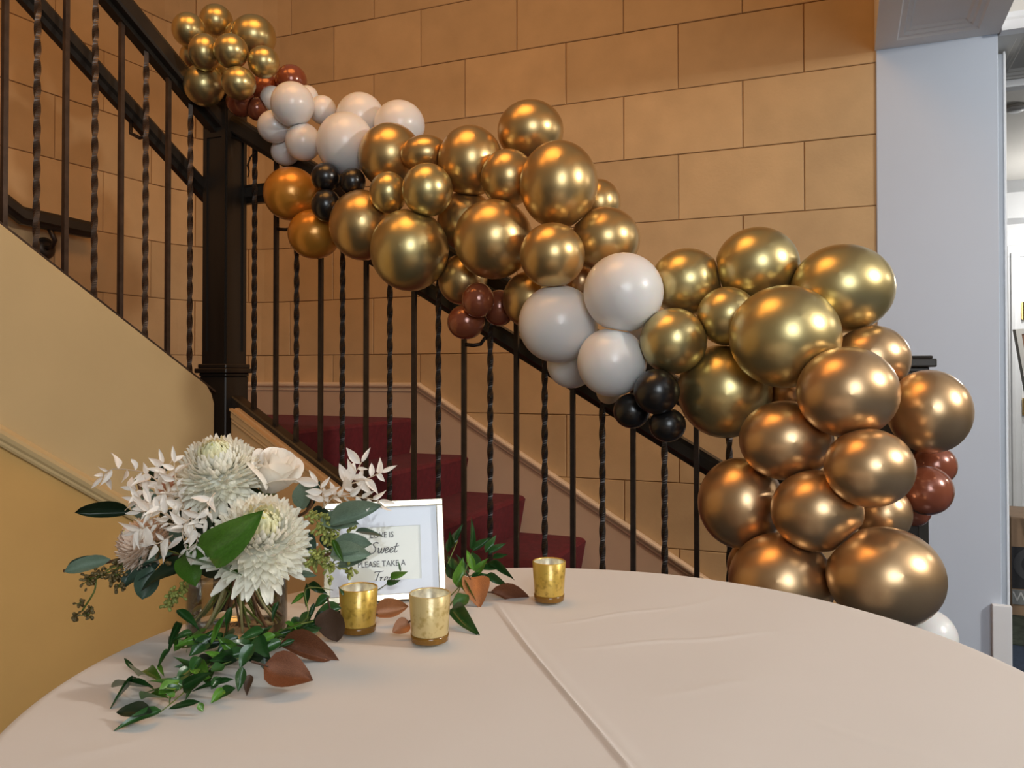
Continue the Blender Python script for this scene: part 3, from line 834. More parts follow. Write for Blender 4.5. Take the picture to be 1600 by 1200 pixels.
box = thing('cardboard_box', 'dark printed cardboard box on the floor beyond the pier', 'box', e12(bl, 4.2, 0))
bm = bmesh.new(); box_pts(bm, V((0, 0, 0)), E1, E2, V((0, 0, 1)), (0, 0, 0), (.5, .36, bz)); bevel(bm, .004, 1)
mesh_bm('carton', bm, M['cardboard'], box)
bm = bmesh.new(); box_pts(bm, V((0, 0, 0)), E1, E2, V((0, 0, 1)), (.004, -.003, .125), (.49, -.0005, bz-.13)); mesh_bm('printed_panel', bm, M['black_card'], box)
bm = bmesh.new(); box_pts(bm, V((0, 0, 0)), E1, E2, V((0, 0, 1)), (.004, -.006, .055), (.49, -.0035, .12)); mesh_bm('label_band', bm, M['grey_card'], box)
Rm = Matrix((( E1.x, 0, -E2.x, 0), (E1.y, 0, -E2.y, 0), (0, 1, 0, 0), (0, 0, 0, 1)))
text_mesh('lettering', 'WA', .062, M['white_ink'], box, Matrix.Translation(E1*.058-E2*.0075+V((0, 0, .087))) @ Rm)
M['ring_ink'] = principled('ring_ink', (.06, .06, .065), .4)
v, f = lathe([(.045, -.001), (.075, -.001), (.075, .001), (.045, .001)], 24)
rg = mesh('ring_print', v, f, M['ring_ink'], box); rg.matrix_local = Matrix.Translation(E1*.085-E2*.005+V((0, 0, .235))) @ Rm
# dark rug strip beyond the pier
rg_ = slab('floor_far', e1_of(1569, E2W+.3), 4.2, E2W+.26, 7.58, 0.0005, .006, M['green_carpet'], 'dark green carpet of the room beyond the pier')
# tilted framed board on an easel
ea = thing('display_board', 'tilted dark board in a silver frame at the right edge of the photo', 'sign', e12(e1_of(1600, 3.95), 3.95, 0))
yq = e12(e1_of(1590, 3.95), 3.95).y
pts = [at(1582, 515, yq), at(1660, 509, yq), at(1680, 645, yq), at(1601, 620, yq)]
M['silver'] = principled('silver_frame', (.62, .62, .60), .35, .6); M['sign_face'] = principled('brown_print', (.25, .12, .07), .4)
def frame_from(pts, w, th, name, mat, parent):
    c = sum(pts, V())/4; n = (pts[1]-pts[0]).cross(pts[3]-pts[0]).normalized()
    if n.dot(cam_p-c) < 0: n = -n
    inn = []
    for i, p in enumerate(pts):
        a = (pts[(i+1) % 4]-p).normalized(); b = (pts[i-1]-p).normalized(); inn.append(p+(a+b)*w)
    bm = bmesh.new(); L_ = parent.location
    o1 = [bm.verts.new(p-L_) for p in pts]; o2 = [bm.verts.new(p+n*th-L_) for p in pts]; i1 = [bm.verts.new(p-L_) for p in inn]; i2 = [bm.verts.new(p+n*th-L_) for p in inn]
    for i in range(4):
        j = (i+1) % 4
        bm.faces.new((o1[i], o1[j], o2[j], o2[i])); bm.faces.new((o2[i], o2[j], i2[j], i2[i])); bm.faces.new((i2[i], i2[j], i1[j], i1[i])); bm.faces.new((i1[i], i1[j], o1[j], o1[i]))
    mesh_bm(name, bm, mat, parent); return inn, n
inn, n = frame_from(pts, .022, .02, 'board_frame', M['silver'], ea)
bm = bmesh.new(); L_ = ea.location; prism(bm, [p-L_-n*.004 for p in inn], [p-L_+n*.006 for p in inn]); mesh_bm('board_face', bm, M['sign_face'], ea)
for k, (a, b) in enumerate(((.06, .02), (.18, -.02), (.12, .25))):
    top = (pts[3]+pts[2])/2-L_-n*.012+E1*(a-.12); foot = E1*(a*1.5-.05)+E2*(b); foot.z = 0
    v, f = tube([foot, top], .008, 8); mesh('easel_leg', v, f, M['iron'], ea)
# ================================================================== VASE
FW = noisy
def clear(name, tint, gloss, base):
    """clear glass: sees straight through, reflects by Fresnel"""
    m = bpy.data.materials.new(name); m.use_nodes = True; nt = m.node_tree; N = nt.nodes; L = nt.links; N.clear()
    out = N.new('ShaderNodeOutputMaterial'); mx = N.new('ShaderNodeMixShader'); tr = N.new('ShaderNodeBsdfTransparent'); gl = N.new('ShaderNodeBsdfGlossy')
    lw = N.new('ShaderNodeLayerWeight'); lw.inputs[0].default_value = base; mu = N.new('ShaderNodeMath'); mu.operation = 'MULTIPLY'; mu.inputs[1].default_value = gloss
    tr.inputs[0].default_value = (*tint, 1); gl.inputs['Roughness'].default_value = .03
    L.new(lw.outputs['Fresnel'], mu.inputs[0]); L.new(mu.outputs[0], mx.inputs[0]); L.new(tr.outputs[0], mx.inputs[1]); L.new(gl.outputs[0], mx.inputs[2]); L.new(mx.outputs[0], out.inputs[0])
    return m
M['glass'] = clear('clear_glass', (.975, .98, .975), .9, .30)
M['water'] = clear('water', (.97, .98, .965), .6, .12)
M['petal_white'] = noisy(principled('cream_petal', (1.0, .98, .87), .6, 0, Subsurface_Weight=.25, Subsurface_Scale=.008), 40, .05)
M['petal_blush'] = noisy(principled('blush_petal', (.97, .83, .70), .6, 0, Subsurface_Weight=.2, Subsurface_Scale=.008), 40, .06)
M['petal_rose'] = noisy(principled('white_rose_petal', (1.0, .96, .88), .55, 0, Subsurface_Weight=.25, Subsurface_Scale=.01), 30, .04)
M['petal_peach'] = noisy(principled('peach_rose_petal', (.74, .46, .33), .55, 0, Subsurface_Weight=.2, Subsurface_Scale=.01), 30, .06)
M['petal_core'] = noisy(principled('yellowish_petal', (.93, .91, .62), .6), 40, .05)
M['heart'] = principled('yellow_heart', (.70, .66, .12), .6)
M['dried'] = noisy(principled('bleached_leaf', (.97, .91, .83), .6, 0, Subsurface_Weight=.1, Subsurface_Scale=.004), 60, .06)
M['dried_stem'] = principled('bleached_stem', (.62, .48, .34), .6)
M['stem'] = noisy(principled('green_stem', (.13, .17, .035), .45), 60, .25)
M['stem_light'] = noisy(principled('pale_green_stem', (.36, .34, .16), .45), 60, .2)
M['stem_brown'] = noisy(principled('brown_stem', (.13, .06, .025), .5), 60, .25)
M['euc'] = noisy(principled('eucalyptus_leaf', (.155, .22, .155), .5, 0), 25, .15, per_object=.2)
M['euc_dark'] = noisy(principled('dark_eucalyptus_leaf', (.035, .07, .045), .45, 0), 25, .15, per_object=.2)
M['salal'] = noisy(principled('salal_leaf', (.05, .13, .012), .34, 0), 25, .2, per_object=.15)
M['rus'] = noisy(principled('ruscus_leaf', (.022, .075, .016), .30, 0), 35, .2, per_object=.3)
M['rus_bright'] = noisy(principled('bright_ruscus_leaf', (.09, .22, .025), .32, 0), 35, .2, per_object=.2)
M['dark_leaf'] = noisy(principled('dark_leaf', (.012, .028, .010), .4, 0), 35, .2)
M['seed'] = noisy(principled('seed_green', (.30, .33, .08), .5), 60, .3)
M['seed_brown'] = noisy(principled('seed_brown', (.15, .11, .04), .5), 60, .3)
M['copper_leaf'] = noisy(principled('copper_magnolia_leaf', (.36, .15, .06), .38, .2), 50, .25, .3, 120, dist=.0006, per_object=.2)
M['copper_dark'] = noisy(principled('dark_copper_magnolia_leaf', (.17, .060, .025), .36, .3), 50, .3, .5, 90, dist=.0012)
M['brown_leaf'] = noisy(principled('dark_brown_magnolia_leaf', (.07, .035, .018), .55), 50, .25, .3, 120, dist=.0006)
def translucent(m, fac):
    nt = m.node_tree; N = nt.nodes; L = nt.links; b = N['Principled BSDF']; out = [n for n in N if n.type == 'OUTPUT_MATERIAL'][0]
    t = N.new('ShaderNodeBsdfTranslucent'); mx = N.new('ShaderNodeMixShader'); mx.inputs[0].default_value = fac
    if b.inputs['Base Color'].links: L.new(b.inputs['Base Color'].links[0].from_socket, t.inputs[0])
    else: t.inputs[0].default_value = b.inputs['Base Color'].default_value
    b.inputs['Subsurface Weight'].default_value = 0
    L.new(b.outputs[0], mx.inputs[1]); L.new(t.outputs[0], mx.inputs[2]); L.new(mx.outputs[0], out.inputs[0])
for k in ('petal_white', 'petal_blush', 'petal_rose', 'petal_peach', 'petal_core', 'dried'): translucent(M[k], .25)
for k in ('euc', 'salal', 'rus', 'rus_bright', 'dried'):
    M[k].node_tree.nodes['Principled BSDF'].inputs['Coat Weight'].default_value = .05

vb = on_z(371, 985, TZ); VC = V((vb.x, vb.y, TZ+.001)); VR = .0585*vb.y
VR = 75*vb.y/FPX; VH = .112
vase = thing('vase', 'clear round glass vase full of crossing stems at the left of the table', 'vase', VC+V((0, 0, .0005)))
v, f = lathe([(0, 0), (VR*.94, 0), (VR*.985, .002), (VR, .008), (VR, VH-.001), (VR+.0006, VH), (VR, VH+.001), (VR-.0012, VH), (VR-.0014, VH-.003)], 56); mesh('glass_body', v, f, M['glass'], vase, True)
v, f = lathe([(0, .0065), (VR-.0022, .0065), (VR-.0022, VH*.55), (0, VH*.55)], 56); mesh('water', v, f, M['water'], vase, True)

# ---------------------------------------------------------------- leaves
def leaf_mesh(name, shape, nx=8, fold=.12, bend=.12, twist=0.0):
    """unit leaf along +x (0..1), width 1 across y, normal +z"""
    verts, faces = [], []
    for i in range(nx+1):
        t = i/nx
        if shape == 'lance': w = (math.sin(PI*t**.8)**.9)*(1-t*.25)
        elif shape == 'oval': w = math.sin(PI*t**.9)**.62
        elif shape == 'broad': w = math.sin(PI*t**.75)**.7*(1-.12*t)
        else: w = math.sin(PI*t**.55)**.8*(1-t*.3)
        w = max(w, .03 if i == 0 else .0)
        for j, y in enumerate((-.5, -.25, 0, .25, .5)):
            z = abs(y)*2*fold*w - bend*(t*t) + .02*math.sin(t*9+j)
            a = twist*t; yy = y*w
            verts.append(V((t, yy*math.cos(a)-z*math.sin(a)*.3, z+yy*math.sin(a))))
    for i in range(nx):
        for j in range(4): faces.append((i*5+j, (i+1)*5+j, (i+1)*5+j+1, i*5+j+1))
    me = bpy.data.meshes.new(name); me.from_pydata([tuple(p) for p in verts], [], faces); me.update()
    me.polygons.foreach_set('use_smooth', [True]*len(me.polygons)); return me
LM = {}
def leaf(parent, mat, base, tip, w, normal, shape='lance', var=0, name='leaf'):
    key = (mat, shape, var)
    if key not in LM:
        me = leaf_mesh('leaf', shape, 8, .16+.08*(var % 3), (.04, .16, -.14, .28)[var % 4], (0, .5, -.6, .9)[var % 4]); me.materials.append(M[mat]); LM[key] = me
    d = tip-base; L_ = d.length; x = d.normalized(); n = (normal - x*normal.dot(x))
    if n.length < 1e-4: n = x.orthogonal()
    n.normalize(); y = n.cross(x)
    o = bpy.data.objects.new(name, LM[key]); COL.objects.link(o); o.parent = parent
    b = base-parent.location
    o.matrix_local = Matrix(((x.x*L_, y.x*w, n.x*L_, b.x), (x.y*L_, y.y*w, n.y*L_, b.y), (x.z*L_, y.z*w, n.z*L_, b.z), (0, 0, 0, 1)))
    return o
def camdir(p): return (cam_p-p).normalized()
def rnd(a=1.0): return V((random.uniform(-a, a), random.uniform(-a, a), random.uniform(-a, a)))
def leaf_px(parent, mat, x0, y0, x1, y1, wpx, Y0, Y1, shape='oval', var=0, lean=.5):
    a, b = at(x0, y0, Y0), at(x1, y1, Y1); m = (a+b)/2
    n = camdir(m)*1.0 + V((0, 0, .35)) + rnd(lean*.5)
    return leaf(parent, mat, a, b, wpx*m.y/FPX*1.08, n, shape, var)
def stem_obj(parent, pts, r, mat='stem', taper=.6, name='stem', seg=6):
    v, f = tube(smooth_path(pts), r, seg, taper); v = [p-parent.location for p in v]
    return mesh(name, v, f, M[mat], parent, True)
def smooth_path(pts, n=5):
    if len(pts) < 3: return pts
    out = []
    P_ = [pts[0]]+list(pts)+[pts[-1]]
    for i in range(1, len(P_)-2):
        a, b, c, d = P_[i-1], P_[i], P_[i+1], P_[i+2]
        for k in range(n):
            t = k/n
            out.append(.5*((2*b)+(c-a)*t+(2*a-5*b+4*c-d)*t*t+(3*b-a-3*c+d)*t**3))
    out.append(pts[-1]); return out
def vase_pt(ax, ay, h): return VC+V((ax*VR, ay*VR, h))

# ---------------------------------------------------------------- flowers
def petal_patch(bm, origin, up, out, L_, w, curl, cup=.25, nseg=4):
    """one strap petal: starts along 'out', curls towards 'up' by curl (radians)"""
    side = up.cross(out).normalized(); rows = []
    p = origin.copy(); a = 0.0
    for i in range(nseg+1):
        t = i/nseg; ww = w*(.45+.75*math.sin(PI*min(1, t*.9+.08)))*(.62 if i == nseg else 1)
        d = out*math.cos(a)+up*math.sin(a); nn = -out*math.sin(a)+up*math.cos(a)
        rows.append([bm.verts.new(p-side*ww*.5+nn*w*cup), bm.verts.new(p), bm.verts.new(p+side*ww*.5+nn*w*cup)])
        p = p+d*(L_/nseg); a += curl/nseg
    for r0, r1 in zip(rows, rows[1:]):
        for j in range(2): bm.faces.new((r0[j], r1[j], r1[j+1], r0[j+1]))
def mum(label, px, py, Y, R, axis, mat, foot, n=440, droop=.5):
    c = at(px, py, Y); axis = V(axis).normalized()
    root = thing('chrysanthemum', label, 'flower', VC.copy(), 'white and blush blooms in the glass vase')
    q = axis.to_track_quat('Z', 'Y'); bm = bmesh.new(); bi = bmesh.new()
    GA = PI*(3-math.sqrt(5)); core = c-axis*R*.35-root.location
    for i in range(n):
        t = (i+.5)/n                          # 0 centre .. 1 outer
        polar = .12+1.95*t**.62*(1+.04*random.uniform(-1, 1))
        az = i*GA+random.uniform(-.1, .1)
        d = q @ V((math.sin(polar)*math.cos(az), math.sin(polar)*math.sin(az), math.cos(polar)))
        rad = R*(.68+.34*t)*random.uniform(.92, 1.06)
        if t > .93: rad *= random.uniform(1.0, 1.22)
        L_ = R*(.34+.36*t)
        st = core + d*(rad-L_)*.98 + axis*R*.22*(1-t)
        upv = (axis - d*axis.dot(d)); upv = upv.normalized() if upv.length > .05 else d.orthogonal().normalized()
        petal_patch(bi if t < .16 else bm, st, upv, d, L_, R*(.095+.065*t), (1.25*(1-t)+.5)*random.uniform(.7, 1.2), .3)
    pt = mesh_bm('petals', bm, M[mat], root, True); pt['kind'] = 'stuff'
    pt = mesh_bm('inner_petals', bi, M['petal_core'] if mat == 'petal_white' else M[mat], root, True); pt['kind'] = 'stuff'
    v, f = lathe([(0, .10*R), (.5*R, 0), (.58*R, -.25*R), (.3*R, -.55*R), (.08*R, -.72*R)], 16)
    mesh('flower_base', [q @ p + core + axis*R*.2 for p in v], f, M[mat], root, True)
    v, f = lathe([(0, .05*R), (.07*R, .02*R), (.05*R, -.05*R)], 10); mesh('heart', [q @ p + core + axis*R*.78 for p in v], f, M['heart'], root, True)
    stem_obj(root, [c-axis*R*.75, vase_pt(foot[0]*.3, foot[1]*.3, VH*1.02), vase_pt(foot[0]*.5, foot[1]*.5, VH*.55), vase_pt(foot[0]*-.8, foot[1]*-.8, .012)], .0028)
    return root
mum('large creamy white chrysanthemum at the top of the bouquet', 339, 721, 1.00, .060, (.02, -.50, .86), 'petal_white', (-.4, .2))
mum('large creamy white chrysanthemum low at the front right of the bouquet', 409, 828, .945, .066, (.28, -.66, .70), 'petal_white', (.5, -.5))
mum('blush chrysanthemum at the left behind the bleached sprays', 212, 842, 1.04, .041, (-.55, -.55, .62), 'petal_blush', (-.8, .4), 320)
def rose(label, px, py, Y, R, axis, mat, foot, np_=16):
    c = at(px, py, Y); axis = V(axis).normalized(); q = axis.to_track_quat('Z', 'Y')
    root = thing('rose', label, 'flower', VC.copy(), 'white and blush blooms in the glass vase')
    for i in range(np_):
        t = (i+.5)/np_; az = i*2.4; rad = R*(.10+.56*t**.9); hgt = R*(1.60-.38*t); span = 1.9-.5*t
        verts, faces = [], []; nu, nv = 8, 6
        for a in range(nu+1):
            u = a/nu-.5; ang = az+u*span*2*(.55+.2*(1-t))
            for b_ in range(nv+1):
                k = b_/nv; prof_ = math.sin(min(1, k*1.05)*PI*.55)
                edge = (1-(2*abs(u))**3*.30)
                flare = .0 if k < .7 else ((k-.7)/.3)**2*R*(.02+.36*t*t)
                rr = rad*(.35+.75*prof_)+flare
                z = -R*.75+hgt*k*edge-flare*.55
                verts.append(q @ V((rr*math.cos(ang), rr*math.sin(ang), z))+c-root.location)
        for a in range(nu):
            for b_ in range(nv): faces.append((a*(nv+1)+b_, (a+1)*(nv+1)+b_, (a+1)*(nv+1)+b_+1, a*(nv+1)+b_+1))
        mesh('petal', verts, faces, M[mat], root, True)
    v, f = lathe([(.0, .1*R), (.25*R, -.3*R), (.3*R, -.7*R), (.1*R, -.85*R)], 12)
    mesh('sepal_cup', [q @ p + c - root.location for p in v], f, M['stem'], root, True)
    stem_obj(root, [c-axis*R*.8, vase_pt(foot[0]*.3, foot[1]*.3, VH*1.02), vase_pt(0, 0, VH*.6), vase_pt(foot[0]*-.8, foot[1]*-.8, .012)], .0026)
    return root
rose('open white rose between the two large white chrysanthemums', 430, 738, 1.03, .040, (.42, -.30, .85), 'petal_rose', (.6, .3), 18)
rose('peach rose half hidden behind the bleached sprays under the top chrysanthemum', 306, 776, 1.04, .024, (-.3, -.7, .5), 'petal_peach', (-.3, -.5), 12)
rose('small peach rose behind the bleached sprays further left', 268, 762, 1.07, .020, (-.4, -.6, .6), 'petal_peach', (-.6, -.1), 10)
rose('blush rose low at the back of the bouquet above the vase rim', 250, 852, 1.09, .024, (-.3, -.6, .4), 'petal_blush', (-.5, .6), 10)

# dark filling leaves in the middle of the bouquet
fill = thing('salal_sprig', 'dark green broad leaves filling the middle of the bouquet over the vase rim', 'foliage', VC.copy())
stem_obj(fill, [at(330, 820, 1.04), vase_pt(0, -.2, VH), vase_pt(.2, .5, .01)], .003)
for k in range(15):
    a = k*2.4; stem_obj(fill, [vase_pt(-.25*math.cos(a), -.25*math.sin(a), VH*1.2), vase_pt(.1*math.cos(a), .1*math.sin(a), VH*.85), vase_pt(.55*math.cos(a), .55*math.sin(a), VH*.35), vase_pt(.9*math.cos(a), .9*math.sin(a), .012)], random.uniform(.0018, .0030), ('stem', 'stem_light', 'stem_brown')[k % 3], .8)
for (x0, y0, x1, y1, w, Y0, Y1, mt, vr) in (
    (328, 873, 402, 803, 58, .885, .862, 'salal', 1), (284, 866, 384, 908, 32, .96, .93, 'salal', 2), (288, 868, 306, 916, 40, .97, .95, 'salal', 0),
    (300, 880, 214, 918, 36, 1.0, .99, 'dark_leaf', 1), (206, 800, 119, 803, 22, 1.08, 1.06, 'dark_leaf', 2),
    (330, 860, 300, 800, 50, 1.02, 1.04, 'dark_leaf', 0), (350, 870, 330, 790, 54, 1.03, 1.05, 'dark_leaf', 1), (380, 880, 420, 880, 40, 1.0, 1.02, 'dark_leaf', 1),
    (400, 800, 370, 760, 46, 1.04, 1.05, 'dark_leaf', 0), (300, 860, 255, 870, 36, 1.03, 1.05, 'dark_leaf', 0), (440, 870, 470, 800, 46, 1.04, 1.05, 'dark_leaf', 2),
    (300, 820, 262, 850, 40, 1.06, 1.08, 'dark_leaf', 3), (345, 890, 300, 880, 36, 1.02, 1.0, 'dark_leaf', 0), (320, 800, 345, 770, 40, 1.06, 1.05, 'dark_leaf', 1),
    (236, 752, 264, 726, 24, 1.09, 1.08, 'dark_leaf', 0), (380, 800, 400, 770, 40, 1.05, 1.05, 'dark_leaf', 2), (360, 895, 410, 890, 30, 1.02, 1.01, 'dark_leaf', 0),
    (290, 830, 250, 800, 40, 1.07, 1.08, 'dark_leaf', 0), (240, 870, 200, 860, 26, 1.07, 1.09, 'dark_leaf', 1)):
    leaf_px(fill, mt, x0, y0, x1, y1, w, Y0, Y1, 'broad', vr, .4)
# ---------------------------------------------------------------- eucalyptus
def euc(label, stems, leaves, mat_stem='stem_brown'):
    r = thing('eucalyptus_sprig', label, 'foliage', VC.copy(), 'eucalyptus sprigs of the bouquet')
    for s in stems: stem_obj(r, [at(*p) for p in s]+[vase_pt(random.uniform(-.2, .2), random.uniform(-.3, .3), VH*.95), vase_pt(random.uniform(-.6, .6), random.uniform(-.5, .5), .01)], .0023, mat_stem)
    for (x0, y0, x1, y1, w, Y, mt, vr) in leaves: leaf_px(r, mt, x0, y0, x1, y1, w, Y, Y-.012, 'oval', vr, .4)
    return r
euc('grey-green eucalyptus sprig overlapping the left side of the picture frame',
    [[(574, 852, .985), (530, 862, .985), (470, 872, 1.0)]],
    [(516, 822, 591, 786, 25, .98, 'euc', 1), (500, 812, 560, 818, 26, .99, 'euc', 0), (518, 856, 580, 849, 32, .97, 'euc', 0), (516, 868, 576, 863, 27, .96, 'euc', 1),
     (528, 884, 573, 872, 18, .97, 'euc', 0), (555, 831, 601, 842, 11, .99, 'euc', 2), (519, 843, 536, 876, 9, .95, 'salal', 1), (500, 838, 540, 860, 22, 1.0, 'euc_dark', 0), (470, 900, 492, 898, 8, .97, 'euc', 1)])
euc('upright olive eucalyptus sprig right of the white rose', [[(484, 748, 1.02), (478, 800, 1.02)]],
    [(468, 796, 483, 747, 28, 1.01, 'euc', 0), (482, 796, 497, 754, 15, 1.03, 'euc_dark', 1), (486, 800, 520, 806, 14, 1.03, 'euc_dark', 1), (478, 830, 490, 866, 18, 1.0, 'euc_dark', 0)])
euc('eucalyptus sprig hanging out at the lower left of the bouquet', [[(100, 892, 1.05), (170, 878, 1.05), (240, 862, 1.04), (300, 870, 1.04)]],
    [(173, 874, 99, 893, 22, 1.05, 'euc', 0), (150, 872, 106, 882, 10, 1.07, 'euc_dark', 0), (222, 870, 196, 856, 20, 1.05, 'euc', 0), (275, 862, 212, 888, 13, 1.03, 'euc', 1),
     (215, 888, 190, 918, 18, 1.05, 'euc_dark', 0), (236, 885, 222, 937, 34, 1.02, 'euc_dark', 0), (250, 880, 192, 912, 22, 1.03, 'euc_dark', 1), (222, 885, 240, 866, 14, 1.04, 'euc_dark', 1)])
euc('blue-green eucalyptus sprig behind the bleached sprays at left', [[(215, 745, 1.09), (240, 790, 1.08)]],
    [(214, 742, 226, 768, 12, 1.1, 'salal', 0), (226, 810, 206, 782, 22, 1.09, 'euc', 0), (240, 790, 222, 762, 22, 1.10, 'euc', 1), (290, 790, 272, 770, 26, 1.06, 'euc', 0), (328, 770, 336, 800, 16, 1.03, 'euc_dark', 1),
     (280, 850, 268, 822, 20, 1.05, 'euc', 0), (320, 825, 332, 790, 18, 1.04, 'euc', 2), (218, 808, 230, 780, 16, 1.1, 'euc', 1)])
# ---------------------------------------------------------------- seeded eucalyptus
def seeds(label, clusters, stem, mat):
    r = thing('seeded_eucalyptus', label, 'foliage', VC.copy(), 'seed clusters of the bouquet')
    bm = bmesh.new(); sb = bmesh.new()
    for (x, y, Y, rx, ry, n) in clusters:
        c = at(x, y, Y)
        for i in range(int(n*1.1)):
            p = at(x+random.gauss(0, .5)*rx, y+random.gauss(0, .5)*ry, Y+random.uniform(-.012, .012))
            d = (p-c+V((0, 0, -.004))+rnd(.004)).normalized(); q = d.to_track_quat('Z', 'Y'); s = random.uniform(.0022, .0032)
            v, f = lathe([(0, -1.6), (.5, -.6), (.75, .4), (.6, 1.1), (0, 1.4)], 6)
            base = len(bm.verts); vs = [bm.verts.new(q @ (k*s)+p-r.location) for k in v]
            for ff in f: 
                try: bm.faces.new([vs[k] for k in ff])
                except ValueError: pass
            if i % 2 == 0:
                v, f = tube([p, c+(p-c)*.45+rnd(.002), c+rnd(.003)], .0006, 4); vs = [sb.verts.new(k-r.location) for k in v]
                for ff in f: sb.faces.new([vs[k] for k in ff])
    o = mesh_bm('seeds', bm, M[mat], r, True); o['kind'] = 'stuff'
    o = mesh_bm('twigs', sb, M['stem'], r); o['kind'] = 'stuff'
    stem_obj(r, [at(*p) for p in stem]+[vase_pt(0, 0, VH*.95)], .0013, 'stem')
seeds('green seed clusters beside the frame right of the front chrysanthemum', [(508, 822, .99, 18, 22, 60), (494, 806, 1.0, 12, 12, 24), (520, 842, .98, 12, 10, 22), (494, 872, .98, 20, 14, 60), (515, 884, .98, 12, 12, 22), (545, 892, .97, 8, 10, 12), (515, 908, .97, 5, 10, 9), (549, 828, .99, 6, 7, 8)],
      [(545, 892, .975), (515, 860, .98), (470, 880, .99)], 'seed')
seeds('brown seed cluster hanging lowest at the far left of the bouquet', [(127, 943, 1.04, 8, 7, 12), (135, 960, 1.04, 11, 8, 14), (118, 964, 1.04, 7, 6, 9), (143, 950, 1.04, 5, 6, 5)], [(128, 955, 1.04), (147, 925, 1.04), (160, 895, 1.045), (240, 868, 1.05)], 'seed_brown')
seeds('brown and green seed clusters under the left eucalyptus leaf', [(140, 906, 1.045, 12, 9, 24), (155, 896, 1.045, 10, 8, 18), (178, 900, 1.04, 11, 14, 34), (186, 915, 1.04, 9, 8, 16), (192, 878, 1.05, 12, 8, 20)], [(140, 905, 1.045), (180, 890, 1.045), (240, 864, 1.05)], 'seed_brown')
seeds('green seed cluster hanging just left of the vase rim', [(272, 930, 1.01, 11, 9, 34), (262, 945, 1.01, 8, 8, 18), (287, 918, 1.01, 8, 8, 16)], [(268, 945, 1.01), (290, 905, 1.01), (320, 880, 1.02)], 'seed')
seeds('brown seed cluster between the bleached sprays and the low leaves', [(250, 858, 1.02, 16, 10, 34), (236, 846, 1.03, 10, 6, 12), (300, 876, 1.0, 18, 6, 16), (262, 880, 1.0, 14, 6, 14)], [(236, 850, 1.03), (280, 866, 1.02), (330, 880, 1.02)], 'seed_brown')

# ---------------------------------------------------------------- bleached (white) sprays
def spray(label, stems, leaves_per, size, cl=None):
    r = thing('dried_ruscus_spray', label, 'foliage', VC.copy(), 'bleached sprays of the bouquet')
    for si, s in enumerate(stems):
        pts = smooth_path([at(*p) for p in s], 6)
        v, f = tube(pts, .0011, 6, .5); mesh('stem', [p-r.location for p in v], f, M['dried_stem'], r, True)
        n = leaves_per[si]
        for i in range(n):
            t = .12+.88*(i+.5)/n; k = t*(len(pts)-1); a = int(k); p = pts[a].lerp(pts[min(a+1, len(pts)-1)], k-a)
            d = (pts[min(a+1, len(pts)-1)]-pts[max(a-1, 0)]).normalized(); cd_ = camdir(p); side = d.cross(cd_).normalized()
            sg = 1 if i % 2 else -1
            dirn = (d*random.uniform(.25, 1.0)+side*sg*random.uniform(.5, 1.1)+cd_*random.uniform(-.4, .8)).normalized()
            L_ = size*random.uniform(.6, 1.4)
            leaf(r, 'dried', p, p+dirn*L_, L_*random.uniform(.30, .48), cd_+rnd(.7), 'lance', random.randrange(4))
        e = pts[-1]; leaf(r, 'dried', e, e+(pts[-1]-pts[-2]).normalized()*size, size*.3, camdir(e), 'lance', 0)
    return r
spray('bleached white spray arching out at the upper left of the bouquet', [[(300, 812, .985), (262, 772, .985), (244, 750, .98), (220, 737, .98), (176, 733, .99), (160, 745, .99)],
       [(275, 790, .985), (262, 750, .98), (255, 725, .98)], [(290, 800, .98), (276, 760, .97), (272, 722, .97)], [(266, 776, .985), (240, 770, .975), (212, 765, .975)]], [16, 7, 8, 6], .020)
spray('bleached white spray clustered at the left centre of the bouquet', [[(312, 840, .97), (275, 815, .965), (245, 790, .965), (215, 782, .965)], [(300, 830, .97), (262, 818, .96), (228, 824, .96), (216, 828, .96)],
       [(290, 830, .97), (252, 800, .96), (220, 800, .96)], [(270, 836, .97), (250, 848, .96), (238, 850, .96)]], [13, 11, 10, 6], .020)
spray('bleached white spray drooping in front of the big green leaf', [[(330, 800, .96), (314, 806, .955), (296, 812, .95), (285, 830, .95), (292, 860, .95)], [(300, 815, .95), (308, 838, .945), (305, 858, .945)], [(336, 770, .96), (326, 785, .955), (322, 812, .95)]], [12, 8, 6], .019)
spray('bleached white spray rising at the right between rose and frame', [[(504, 794, 1.0), (525, 772, .995), (545, 754, .99), (565, 722, .99)], [(540, 758, .99), (568, 750, .985), (596, 738, .985)], [(520, 776, .99), (556, 776, .98), (592, 782, .98)], [(506, 790, 1.0), (505, 770, .99), (497, 756, .99)]], [11, 7, 8, 5], .021)

# ---------------------------------------------------------------- ruscus trailing on the table
def table_leaf(parent, x0, y0, x1, y1, w, mat='rus', h0=.012, h1=.006, vr=None, shape='lance'):
    a, b = on_z(x0, y0, TZ+h0), on_z(x1, y1, TZ+h1); m = (a+b)/2
    wm = w*m.y/FPX
    n = camdir(m)*1.0 + V((random.uniform(-.4, .4), 0, .15+random.uniform(0, .4)))
    a.z += wm*.22; b.z += wm*.15
    return leaf(parent, mat, a, b, wm*1.55, n, shape, random.randrange(4) if vr is None else vr)
def vine(label, stems, leaves):
    r0 = on_z(stems[0][0][0], stems[0][0][1], TZ)
    r = thing('ruscus_vine', label, 'foliage', V((r0.x, r0.y, TZ+.001)), 'green foliage lying on the tablecloth')
    for s in stems: stem_obj(r, [on_z(x, y, TZ+h) for (x, y, h) in s], .0010, 'stem', .6)
    for l in leaves:
        if l[0] == 'at': leaf_px(r, l[-1], *l[1:6], l[6], l[7], 'lance', random.randrange(4), .5)
        else: table_leaf(r, *l)
    return r
